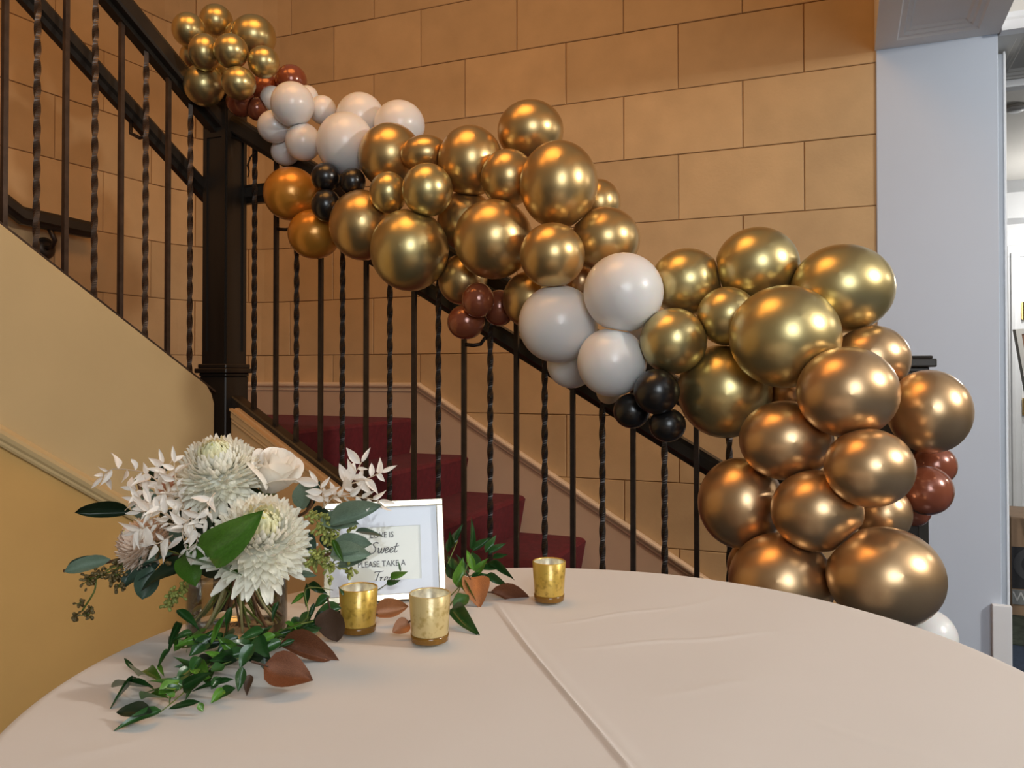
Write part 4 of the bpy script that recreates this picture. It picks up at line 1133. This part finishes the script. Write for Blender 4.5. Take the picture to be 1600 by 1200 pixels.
vine('green ruscus vine trailing to the front left corner of the tablecloth', [[(395, 1010, .02), (340, 1035, .02), (300, 1070, .012), (276, 1092, .01), (250, 1113, .006)], [(330, 1035, .02), (285, 1070, .015), (262, 1086, .012), (215, 1062, .012)], [(290, 1035, .02), (275, 1060, .015)]],
 [(255, 1069, 204, 1044, 15, 'rus_bright', .022, .018, 1), (212, 1050, 193, 1028, 5, 'rus', .018, .028, 0), (213, 1061, 171, 1104, 8, 'rus', .015, .004, 1), (240, 1076, 166, 1067, 9, 'rus', .014, .012, 1), (264, 1093, 212, 1086, 8, 'rus_bright', .012, .006, 1),
  (248, 1088, 281, 1064, 15, 'rus_bright', .018, .024, 0), (262, 1090, 272, 1078, 13, 'rus_bright', .014, .02, 0), (297, 1046, 275, 1068, 14, 'rus', .022, .014, 0), (314, 1030, 295, 1062, 11, 'rus', .026, .012, 2), (322, 1060, 297, 1068, 11, 'rus', .018, .01, 0),
  (311, 1036, 326, 1058, 12, 'rus_bright', .022, .016, 0), (365, 1063, 295, 1081, 9, 'rus', .018, .008, 1), (378, 1044, 372, 1083, 12, 'rus', .03, .008, 0), (368, 1078, 332, 1090, 13, 'rus', .016, .006, 1), (350, 1078, 330, 1100, 12, 'rus_bright', .014, .005, 1),
  (312, 1098, 262, 1109, 8, 'rus', .014, .006, 0), (311, 1099, 317, 1113, 8, 'rus_bright', .012, .003, 2), (238, 1117, 180, 1115, 19, 'dark_leaf', .010, .006, 0), (252, 1113, 177, 1141, 15, 'rus', .008, .003, 1), (300, 1066, 290, 1095, 6, 'rus', .016, .004, 0), (272, 1080, 262, 1102, 6, 'rus_bright', .014, .004, 3),
  (330, 1052, 352, 1040, 12, 'rus', .02, .02, 0), (345, 1060, 330, 1080, 10, 'rus', .02, .01, 2), (308, 1056, 300, 1046, 12, 'rus_bright', .02, .024, 1)])
vine('dark ruscus leaves heaped in front of the vase', [[(420, 990, .03), (380, 1000, .03), (330, 1000, .03), (285, 1000, .02)], [(420, 1000, .02), (370, 1030, .02), (320, 1045, .015)]],
 [(279, 974, 264, 1018, 9, 'rus', .04, .02, 1), (264, 1016, 246, 1044, 6, 'rus', .02, .01, 0), (248, 1040, 256, 1057, 5, 'rus_bright', .01, .004, 0), (328, 997, 271, 1011, 11, 'rus_bright', .03, .025, 1), (300, 990, 271, 1000, 9, 'rus', .03, .03, 0), (288, 1004, 272, 1022, 12, 'rus_bright', .02, .012, 2),
  (330, 999, 295, 1028, 17, 'rus', .03, .014, 0), (372, 998, 338, 1024, 17, 'rus', .03, .016, 0), (412, 987, 373, 1001, 10, 'rus', .035, .03, 2), (396, 1010, 374, 1047, 17, 'rus', .035, .014, 0), (372, 1034, 328, 1042, 13, 'dark_leaf', .02, .012, 1), (414, 990, 417, 1022, 5, 'rus_bright', .03, .01, 0),
  (360, 1020, 342, 1042, 14, 'rus', .02, .012, 0), (400, 1000, 420, 1030, 18, 'rus', .03, .014, 1), (430, 995, 400, 1008, 12, 'rus_bright', .03, .022, 0), (385, 1022, 350, 1030, 12, 'rus', .022, .018, 2), (440, 1004, 405, 1024, 13, 'rus', .025, .014, 0), (412, 1030, 425, 1052, 14, 'dark_leaf', .02, .006, 0),
  (390, 1056, 385, 1086, 11, 'brown_leaf', .018, .003, 3), (278, 1010, 262, 1000, 6, 'dark_leaf', .02, .02, 1), (345, 1005, 310, 1018, 12, 'dark_leaf', .025, .02, 1),
  ('at', 276, 953, 313, 990, 17, .97, .96, 'rus'), ('at', 361, 948, 351, 990, 14, .96, .95, 'rus'), ('at', 352, 960, 332, 1006, 8, .965, .96, 'rus_bright')])
vine('ruscus vine curling from the vase towards the left gold votive', [[(410, 1000, .02), (440, 985, .03), (480, 965, .05), (478, 920, .085), (520, 922, .06)], [(470, 975, .04), (500, 968, .03), (528, 958, .03)]],
 [('at', 479, 911, 478, 950, 10, 1.06, 1.06, 'rus'), ('at', 477, 926, 454, 945, 8, 1.06, 1.05, 'rus_bright'), ('at', 480, 914, 509, 923, 11, 1.06, 1.05, 'rus'), ('at', 515, 931, 492, 950, 14, 1.07, 1.06, 'rus'), ('at', 491, 942, 482, 970, 8, 1.06, 1.05, 'rus'),
  ('at', 533, 950, 494, 961, 18, 1.06, 1.05, 'rus'), ('at', 435, 940, 424, 972, 11, 1.03, 1.02, 'rus'), ('at', 477, 973, 437, 989, 9, 1.03, 1.02, 'rus_bright'), ('at', 484, 981, 522, 964, 10, 1.03, 1.04, 'rus'), ('at', 500, 970, 470, 985, 12, 1.03, 1.02, 'rus'),
  ('at', 506, 955, 486, 978, 14, 1.04, 1.03, 'dark_leaf'), ('at', 455, 985, 420, 1000, 12, 1.01, 1.0, 'rus'), ('at', 470, 990, 500, 985, 10, 1.0, 1.01, 'rus'), ('at', 460, 1000, 434, 1012, 10, .98, .97, 'rus'), ('at', 537, 930, 530, 918, 6, 1.05, 1.05, 'rus'), ('at', 446, 972, 466, 988, 9, 1.0, .99, 'rus_bright')])
vine('leafy ruscus sprig behind the right corner of the picture frame', [[(700, 935, .01), (735, 900, .03), (760, 880, .05)], [(720, 915, .02), (736, 865, .07)], [(700, 880, .06), (715, 845, .09)]],
 [('at', 736, 858, 738, 811, 12, 1.30, 1.29, 'rus'), ('at', 699, 864, 718, 822, 10, 1.34, 1.33, 'rus'), ('at', 704, 856, 702, 828, 9, 1.33, 1.32, 'rus'), ('at', 738, 862, 765, 839, 11, 1.30, 1.30, 'rus'), ('at', 759, 864, 773, 836, 10, 1.30, 1.30, 'rus'),
  ('at', 764, 866, 789, 848, 9, 1.30, 1.30, 'rus'), ('at', 762, 880, 802, 901, 10, 1.28, 1.25, 'rus'), ('at', 758, 900, 790, 910, 11, 1.26, 1.24, 'rus'), ('at', 744, 898, 765, 872, 16, 1.27, 1.27, 'rus_bright'), ('at', 741, 892, 729, 858, 13, 1.26, 1.27, 'rus_bright'),
  ('at', 715, 918, 721, 873, 16, 1.25, 1.25, 'rus_bright'), ('at', 718, 910, 741, 933, 11, 1.24, 1.20, 'rus_bright'), ('at', 712, 890, 700, 866, 16, 1.31, 1.32, 'rus'), ('at', 730, 900, 716, 866, 15, 1.31, 1.31, 'rus'), ('at', 745, 885, 735, 862, 14, 1.31, 1.31, 'rus'),
  ('at', 752, 890, 788, 884, 10, 1.29, 1.28, 'rus'), ('at', 706, 905, 702, 872, 16, 1.33, 1.33, 'rus'), ('at', 735, 905, 768, 900, 12, 1.27, 1.26, 'rus'), ('at', 712, 845, 722, 818, 7, 1.33, 1.33, 'rus'), ('at', 770, 872, 792, 866, 8, 1.29, 1.28, 'rus')])
vine('pair of glossy green leaves right of the middle gold votive', [[(700, 950, .012), (716, 925, .02), (722, 905, .02)]],
 [(708, 952, 733, 931, 16, 'rus', .012, .02, 0), (704, 956, 747, 990, 17, 'rus', .016, .004, 1), (712, 962, 738, 974, 9, 'rus_bright', .012, .01, 0), (650, 934, 661, 918, 6, 'dark_leaf', .012, .02, 0), (560, 960, 600, 946, 10, 'dark_leaf', .01, .01, 0)])
vine('thin ruscus tip with two small leaves in front of the printed card', [[(560, 940, .004), (590, 922, .02), (606, 911, .035), (613, 902, .045)]],
 [('at', 610, 905, 632, 892, 9, 1.16, 1.15, 'rus_bright'), ('at', 604, 912, 622, 907, 10, 1.16, 1.15, 'rus'), ('at', 626, 893, 622, 876, 4, 1.16, 1.16, 'rus'), ('at', 540, 935, 528, 916, 6, 1.13, 1.13, 'dark_leaf')])
def heap(label, zone, n, seed):
    rr = random.Random(seed); r0 = on_z(*zone[0], TZ); r = thing('ruscus_vine', label, 'foliage', V((r0.x, r0.y, TZ+.001)), 'green foliage lying on the tablecloth')
    sp_ = smooth_path([on_z(x, y, TZ+.014+.006*math.sin(i*2)) for i, (x, y) in enumerate(zone)], 8)
    v, f = tube(sp_, .0011, 6, .6); mesh('stem', [p-r.location for p in v], f, M['stem'], r, True)
    for i in range(n):
        k = (i+.5)/n*(len(sp_)-1); a = int(k); p = sp_[a]; d = (sp_[min(a+1, len(sp_)-1)]-sp_[max(a-1, 0)]).normalized()
        side = d.cross(V((0, 0, 1))).normalized()*(1 if i % 2 else -1)
        dr = (d*rr.uniform(.1, 1)+side*rr.uniform(.5, 1.1)+V((0, 0, rr.uniform(-.1, .75)))).normalized(); L_ = rr.uniform(.024, .042)
        tip = p+dr*L_; tip.z = max(tip.z, TZ+.006)
        leaf(r, rr.choice(['rus', 'rus', 'rus', 'dark_leaf', 'rus_bright']), p, tip, L_*rr.uniform(.30, .46), camdir(p)+V((rr.uniform(-.6, .6), 0, rr.uniform(0, .8))), 'lance', rr.randrange(4))
    return r
heap('ruscus strand curving under the front of the vase towards the copper leaves', [(285, 1012), (330, 1008), (380, 1008), (430, 1000), (480, 985)], 24, 3)
heap('ruscus strand running from the vase to the middle of the front foliage', [(420, 1005), (375, 1025), (335, 1040), (300, 1062), (280, 1078)], 20, 5)
heap('short ruscus strand between the dark brown leaf and the vase', [(440, 1000), (475, 985), (500, 975), (525, 968)], 11, 8)
# ---------------------------------------------------------------- magnolia leaves
def magnolia(label, x0, y0, x1, y1, w, mat, h0, h1, n, vr=0, bottom=None):
    a, b = on_z(x0, y0, TZ+h0), on_z(x1, y1, TZ+h1); m = (a+b)/2; wm = w*m.y/FPX
    root = thing('magnolia_leaf', label, 'leaf', V((a.x, a.y, TZ+.001)), 'brown magnolia leaves on the tablecloth')
    leaf(root, mat, a, b, wm, V(n), 'broad', vr, 'blade')
    d = (a-b).normalized(); v, f = tube([a+(b-a)*.1+V((0, 0, .001)), a+d*.014], .0014, 6); mesh('stalk', [p-root.location for p in v], f, M['brown_leaf'], root)
    v, f = tube([a+(b-a)*t - V(n).normalized()*.0006 for t in (.1, .5, .9)], .0009, 5, .4)
    return root
magnolia('shiny copper magnolia leaf nearest the front of the tablecloth', 412, 1040, 488, 1066, 60, 'copper_dark', .028, .008, (.1, -.85, .5), 2)
magnolia('flat brown magnolia leaf pointing right behind the shiny copper one', 436, 1008, 531, 1028, 34, 'copper_dark', .016, .006, (-.1, -.55, .8), 1)
magnolia('dark brown magnolia leaf standing against the left gold votive', 515, 950, 526, 1004, 54, 'brown_leaf', .05, .005, (-.25, -.8, .3), 0)
magnolia('copper magnolia leaf between the left and middle gold votives', 585, 962, 638, 944, 30, 'copper_leaf', .014, .026, (-.1, -.75, .6), 1)
magnolia('small curled copper magnolia leaf beside the middle gold votive', 640, 972, 613, 988, 27, 'copper_leaf', .02, .010, (-.1, -.9, .4), 0)
magnolia('folded copper magnolia leaf at the start of the cloth fold', 733, 902, 752, 944, 46, 'copper_leaf', .034, .006, (.45, -.75, .35), 1)
magnolia('long thin brown magnolia leaf pointing to the far gold votive', 765, 926, 833, 931, 17, 'copper_dark', .010, .004, (0, -.7, .7), 3)

# ================================================================== PICTURE FRAME
M['champagne'] = principled('champagne_frame', (.76, .70, .54), .24, .65)
M['mat_card'] = noisy(principled('pale_blue_mat', (.66, .72, .82), .5, Coat_Weight=.6), 5, .02)
M['card'] = noisy(principled('ivory_card', (.74, .77, .70), .5, Coat_Weight=.6), 5, .02)
M['ink'] = principled('grey_ink', (.10, .10, .11), .6)
BLc, BRc = on_z(506, 945, TZ+.001), on_z(697, 937, TZ+.001)
ux = (BRc-BLc); FWd = ux.length; ux.normalize(); hn = V((ux.y, -ux.x, 0))    # towards the camera
lean = .30; uz = (V((0, 0, 1))*math.cos(lean)-hn*math.sin(lean)).normalized(); un = ux.cross(uz); 
if un.dot(hn) < 0: un = -un
FH = .150; ROLL = .022; ux, uz = ux*math.cos(ROLL)+uz*math.sin(ROLL), uz*math.cos(ROLL)-ux*math.sin(ROLL)
pf = thing('picture_frame', 'narrow champagne picture frame with pale blue mat leaning back on the table', 'frame', BLc.copy())
def fp(x, z, d=0): return ux*x+uz*z+un*d
def frame_box(bm, x0, x1, z0, z1, d0, d1):
    prism(bm, [fp(x0, z0, d0), fp(x1, z0, d0), fp(x1, z1, d0), fp(x0, z1, d0)], [fp(x0, z0, d1), fp(x1, z0, d1), fp(x1, z1, d1), fp(x0, z1, d1)])
fwid = .0095
for (x0, x1, z0, z1) in ((0, FWd, FH-fwid, FH), (0, FWd, 0, fwid), (0, fwid, fwid, FH-fwid), (FWd-fwid, FWd, fwid, FH-fwid)):
    bm = bmesh.new(); frame_box(bm, x0, x1, z0, z1, -.010, .004); bevel(bm, .0009, 2); mesh_bm('frame_side', bm, M['champagne'], pf)
bm = bmesh.new(); frame_box(bm, fwid, FWd-fwid, fwid, FH-fwid, -.009, -.004); mesh_bm('backing_board', bm, M['card'], pf)
mx, mz = .036, .030; mzt = .039
for (x0, x1, z0, z1) in ((fwid, FWd-fwid, FH-mz, FH-fwid), (fwid, FWd-fwid, fwid, mz), (fwid, mx, mz, FH-mz), (FWd-mx, FWd-fwid, mz, FH-mz)):
    pass
bm = bmesh.new()
o_ = [(fwid, fwid), (FWd-fwid, fwid), (FWd-fwid, FH-fwid), (fwid, FH-fwid)]; i_ = [(mx, mz), (FWd-mx, mz), (FWd-mx, FH-mzt), (mx, FH-mzt)]
vo = [bm.verts.new(fp(x, z, -.0018)) for x, z in o_]; vi = [bm.verts.new(fp(x, z, -.0018)) for x, z in i_]; vb_ = [bm.verts.new(fp(x, z, -.0038)) for x, z in i_]
for i in range(4): j = (i+1) % 4; bm.faces.new((vo[i], vo[j], vi[j], vi[i])); bm.faces.new((vi[i], vi[j], vb_[j], vb_[i]))
mesh_bm('mat_board', bm, M['mat_card'], pf)
bm = bmesh.new(); bm.faces.new([bm.verts.new(fp(x, z, -.0036)) for x, z in i_]); mesh_bm('printed_card', bm, M['card'], pf)
# easel back
bm = bmesh.new()
hx = FWd/2; bm_pts = [fp(hx-.02, .0, -.012), fp(hx+.02, .0, -.012), fp(hx+.014, .10, -.012), fp(hx-.014, .10, -.012)]
b0 = fp(hx, 0, -.012); top0 = fp(hx, .10, -.011)
ft = fp(hx, 0)-hn*.075; ft.z = .002
prism(bm, [top0-ux*.012, top0+ux*.012, ft+ux*.02, ft-ux*.02], [top0-ux*.012-hn*.003, top0+ux*.012-hn*.003, ft+ux*.02-hn*.003, ft-ux*.02-hn*.003]); mesh_bm('easel_back', bm, M['brown_leaf'], pf)
FR = Matrix(((ux.x, uz.x, un.x, 0), (ux.y, uz.y, un.y, 0), (ux.z, uz.z, un.z, 0), (0, 0, 0, 1)))
def on_frame(x, z, d=-.0031): return Matrix.Translation(fp(x, z, d)) @ FR
cxm = FWd*.5
o = text_mesh('lettering', 'LOVE IS', .0125, M['ink'], pf, on_frame(cxm-.004, FH*.735-.012) @ Matrix.Scale(.86, 4, V((1, 0, 0))), 0, .0)
o = text_mesh('lettering', 'PLEASE TAKE A', .0125, M['ink'], pf, on_frame(cxm-.005, FH*.445-.012) @ Matrix.Scale(.86, 4, V((1, 0, 0))), 0, .0)
# single-stroke script lettering
GL = {
 'S': (.62, [[(.58, .88), (.42, 1.0), (.2, .95), (.13, .78), (.28, .6), (.42, .42), (.36, .12), (.14, .0), (-.08, .08), (-.1, .2)]]),
 'w': (.66, [[(.0, .42), (.08, .46), (.08, .15), (.17, .0), (.3, .1), (.36, .44), (.35, .12), (.44, .0), (.56, .1), (.6, .45), (.68, .38)]]),
 'e': (.42, [[(.0, .2), (.2, .26), (.32, .36), (.24, .47), (.1, .4), (.05, .18), (.14, .01), (.28, .03), (.42, .18)]]),
 't': (.36, [[(.2, .85), (.1, .3), (.12, .03), (.24, .02), (.36, .16)], [(-.08, .52), (.42, .58)]]),
 'T': (.6, [[(.0, .86), (.1, .96), (.5, .94), (.8, 1.0)], [(.44, .94), (.34, .5), (.24, .03), (.1, .0)]]),
 'r': (.38, [[(.0, .38), (.1, .46), (.06, .0)], [(.08, .26), (.18, .42), (.32, .45)]]),
 'a': (.46, [[(.34, .4), (.2, .47), (.05, .3), (.05, .08), (.16, .0), (.3, .14), (.36, .45), (.33, .1), (.4, .0), (.5, .12)]]),
}
def script(word, x, z, h):
    verts, faces = [], []; cx_ = x
    for chh in word:
        wd, strokes = GL[chh]
        for st in strokes:
            pts = smooth_path([V((cx_+(a+b*.22)*h, z+b*h, 0)) for a, b in st], 5)
            for i, p in enumerate(pts):
                d = (pts[min(i+1, len(pts)-1)]-pts[max(i-1, 0)]).normalized(); s_ = V((-d.y, d.x, 0)); tw = h*.030*(1+.5*abs(d.y))
                verts += [fp(p.x+s_.x*tw, p.y+s_.y*tw, -.0031), fp(p.x-s_.x*tw, p.y-s_.y*tw, -.0031)]
            n = len(pts); b0_ = len(verts)-2*n
            for i in range(n-1): faces.append((b0_+2*i, b0_+2*i+1, b0_+2*i+3, b0_+2*i+2))
        cx_ += wd*h
    mesh('lettering', verts, faces, M['ink'], pf)
script('Sweet', cxm-.022, FH*.555-.012, .0165)
script('Treat', cxm-.019, FH*.265-.012, .0165)

# ================================================================== VOTIVES
M['votive'] = principled('gold_mercury_glass', (.80, .50, .07), .34, .30, IOR=1.45, Transmission_Weight=.35, Coat_Weight=.6)
def mottle(m, c0, c1):
    nt = m.node_tree; N = nt.nodes; L = nt.links; b = N['Principled BSDF']
    tc = N.new('ShaderNodeTexCoord'); n = N.new('ShaderNodeTexNoise'); n.inputs['Scale'].default_value = 170; n.inputs['Detail'].default_value = 5
    n2 = N.new('ShaderNodeTexNoise'); n2.inputs['Scale'].default_value = 38; n2.inputs['Detail'].default_value = 2
    L.new(tc.outputs['Object'], n.inputs[0]); L.new(tc.outputs['Object'], n2.inputs[0])
    mu = N.new('ShaderNodeMath'); mu.operation = 'MULTIPLY'; L.new(n.outputs[0], mu.inputs[0]); L.new(n2.outputs[0], mu.inputs[1])
    r = N.new('ShaderNodeValToRGB'); r.color_ramp.elements[0].position = .13; r.color_ramp.elements[0].color = (*c0, 1); r.color_ramp.elements[1].position = .23; r.color_ramp.elements[1].color = (*c1, 1)
    L.new(mu.outputs[0], r.inputs[0]); L.new(r.outputs[0], b.inputs['Base Color'])
mottle(M['votive'], (.50, .29, .04), (.80, .52, .09))
M['votive_pale'] = principled('pale_gold_mercury_glass', (.8, .6, .2), .34, .2, IOR=1.45, Transmission_Weight=.25, Coat_Weight=.6)
mottle(M['votive_pale'], (.55, .37, .11), (.78, .60, .27))
M['amber_glass'] = principled('amber_glass', (.32, .15, .025), .12, 0, IOR=1.45, Transmission_Weight=.4)
M['silvered'] = noisy(principled('silvered_inside', (.80, .76, .60), .3, .6), 120, .25)
M['wax'] = principled('pale_wax', (.80, .72, .52), .5, Subsurface_Weight=.3, Subsurface_Scale=.01)
for (px, pyb, w, hgt, mt, lab) in ((560, 999, 60, .0575, 'votive', 'gold mercury glass votive at left beside the dark brown leaf'), (671.5, 1015, 65, .0600, 'votive_pale', 'pale gold speckled glass votive in the middle at the frame corner'), (858, 948, 52, .0580, 'votive', 'gold glass votive standing alone on the far right of the table setting')):
    fr = on_z(px, pyb, TZ); Yc = fr.y+w*.42*fr.y/FPX; c = on_z(px, HORIZON+ (TZ-CAM_H)*-FPX/Yc, TZ); R_ = w/2*c.y/FPX; r_ = R_*.86
    g = thing('votive_holder', lab, 'candle holder', V((c.x, c.y, TZ+.0035)), 'gold glass votives')
    v, f = lathe([(0, .0), (r_*.9, 0), (r_, .002), (r_+.0004, .006), (R_, hgt), (R_-.0010, hgt+.0008), (R_-.0020, hgt), (R_-.0022, hgt-.004)], 48)
    nb = 4
    mesh('glass_cup', v, f, M[mt], g, True)
    v, f = lathe([(R_-.0021, hgt-.001), (r_-.0014, .009), (0, .009)], 48); mesh('silvered_lining', v, f, M['silvered'], g, True)
    v, f = lathe([(r_+.0006, .0005), (r_+.0011, .0050), (r_+.0014, .0092), (r_*.98, .0092), (r_*.98, .0005)], 48); mesh('foot_ring', v, f, M['amber_glass'], g, True)
    v, f = lathe([(0, .010), (r_*.85, .010), (r_*.85, .020), (0, .020)], 32); cn = mesh('tealight', v, f, M['wax'], g, True)
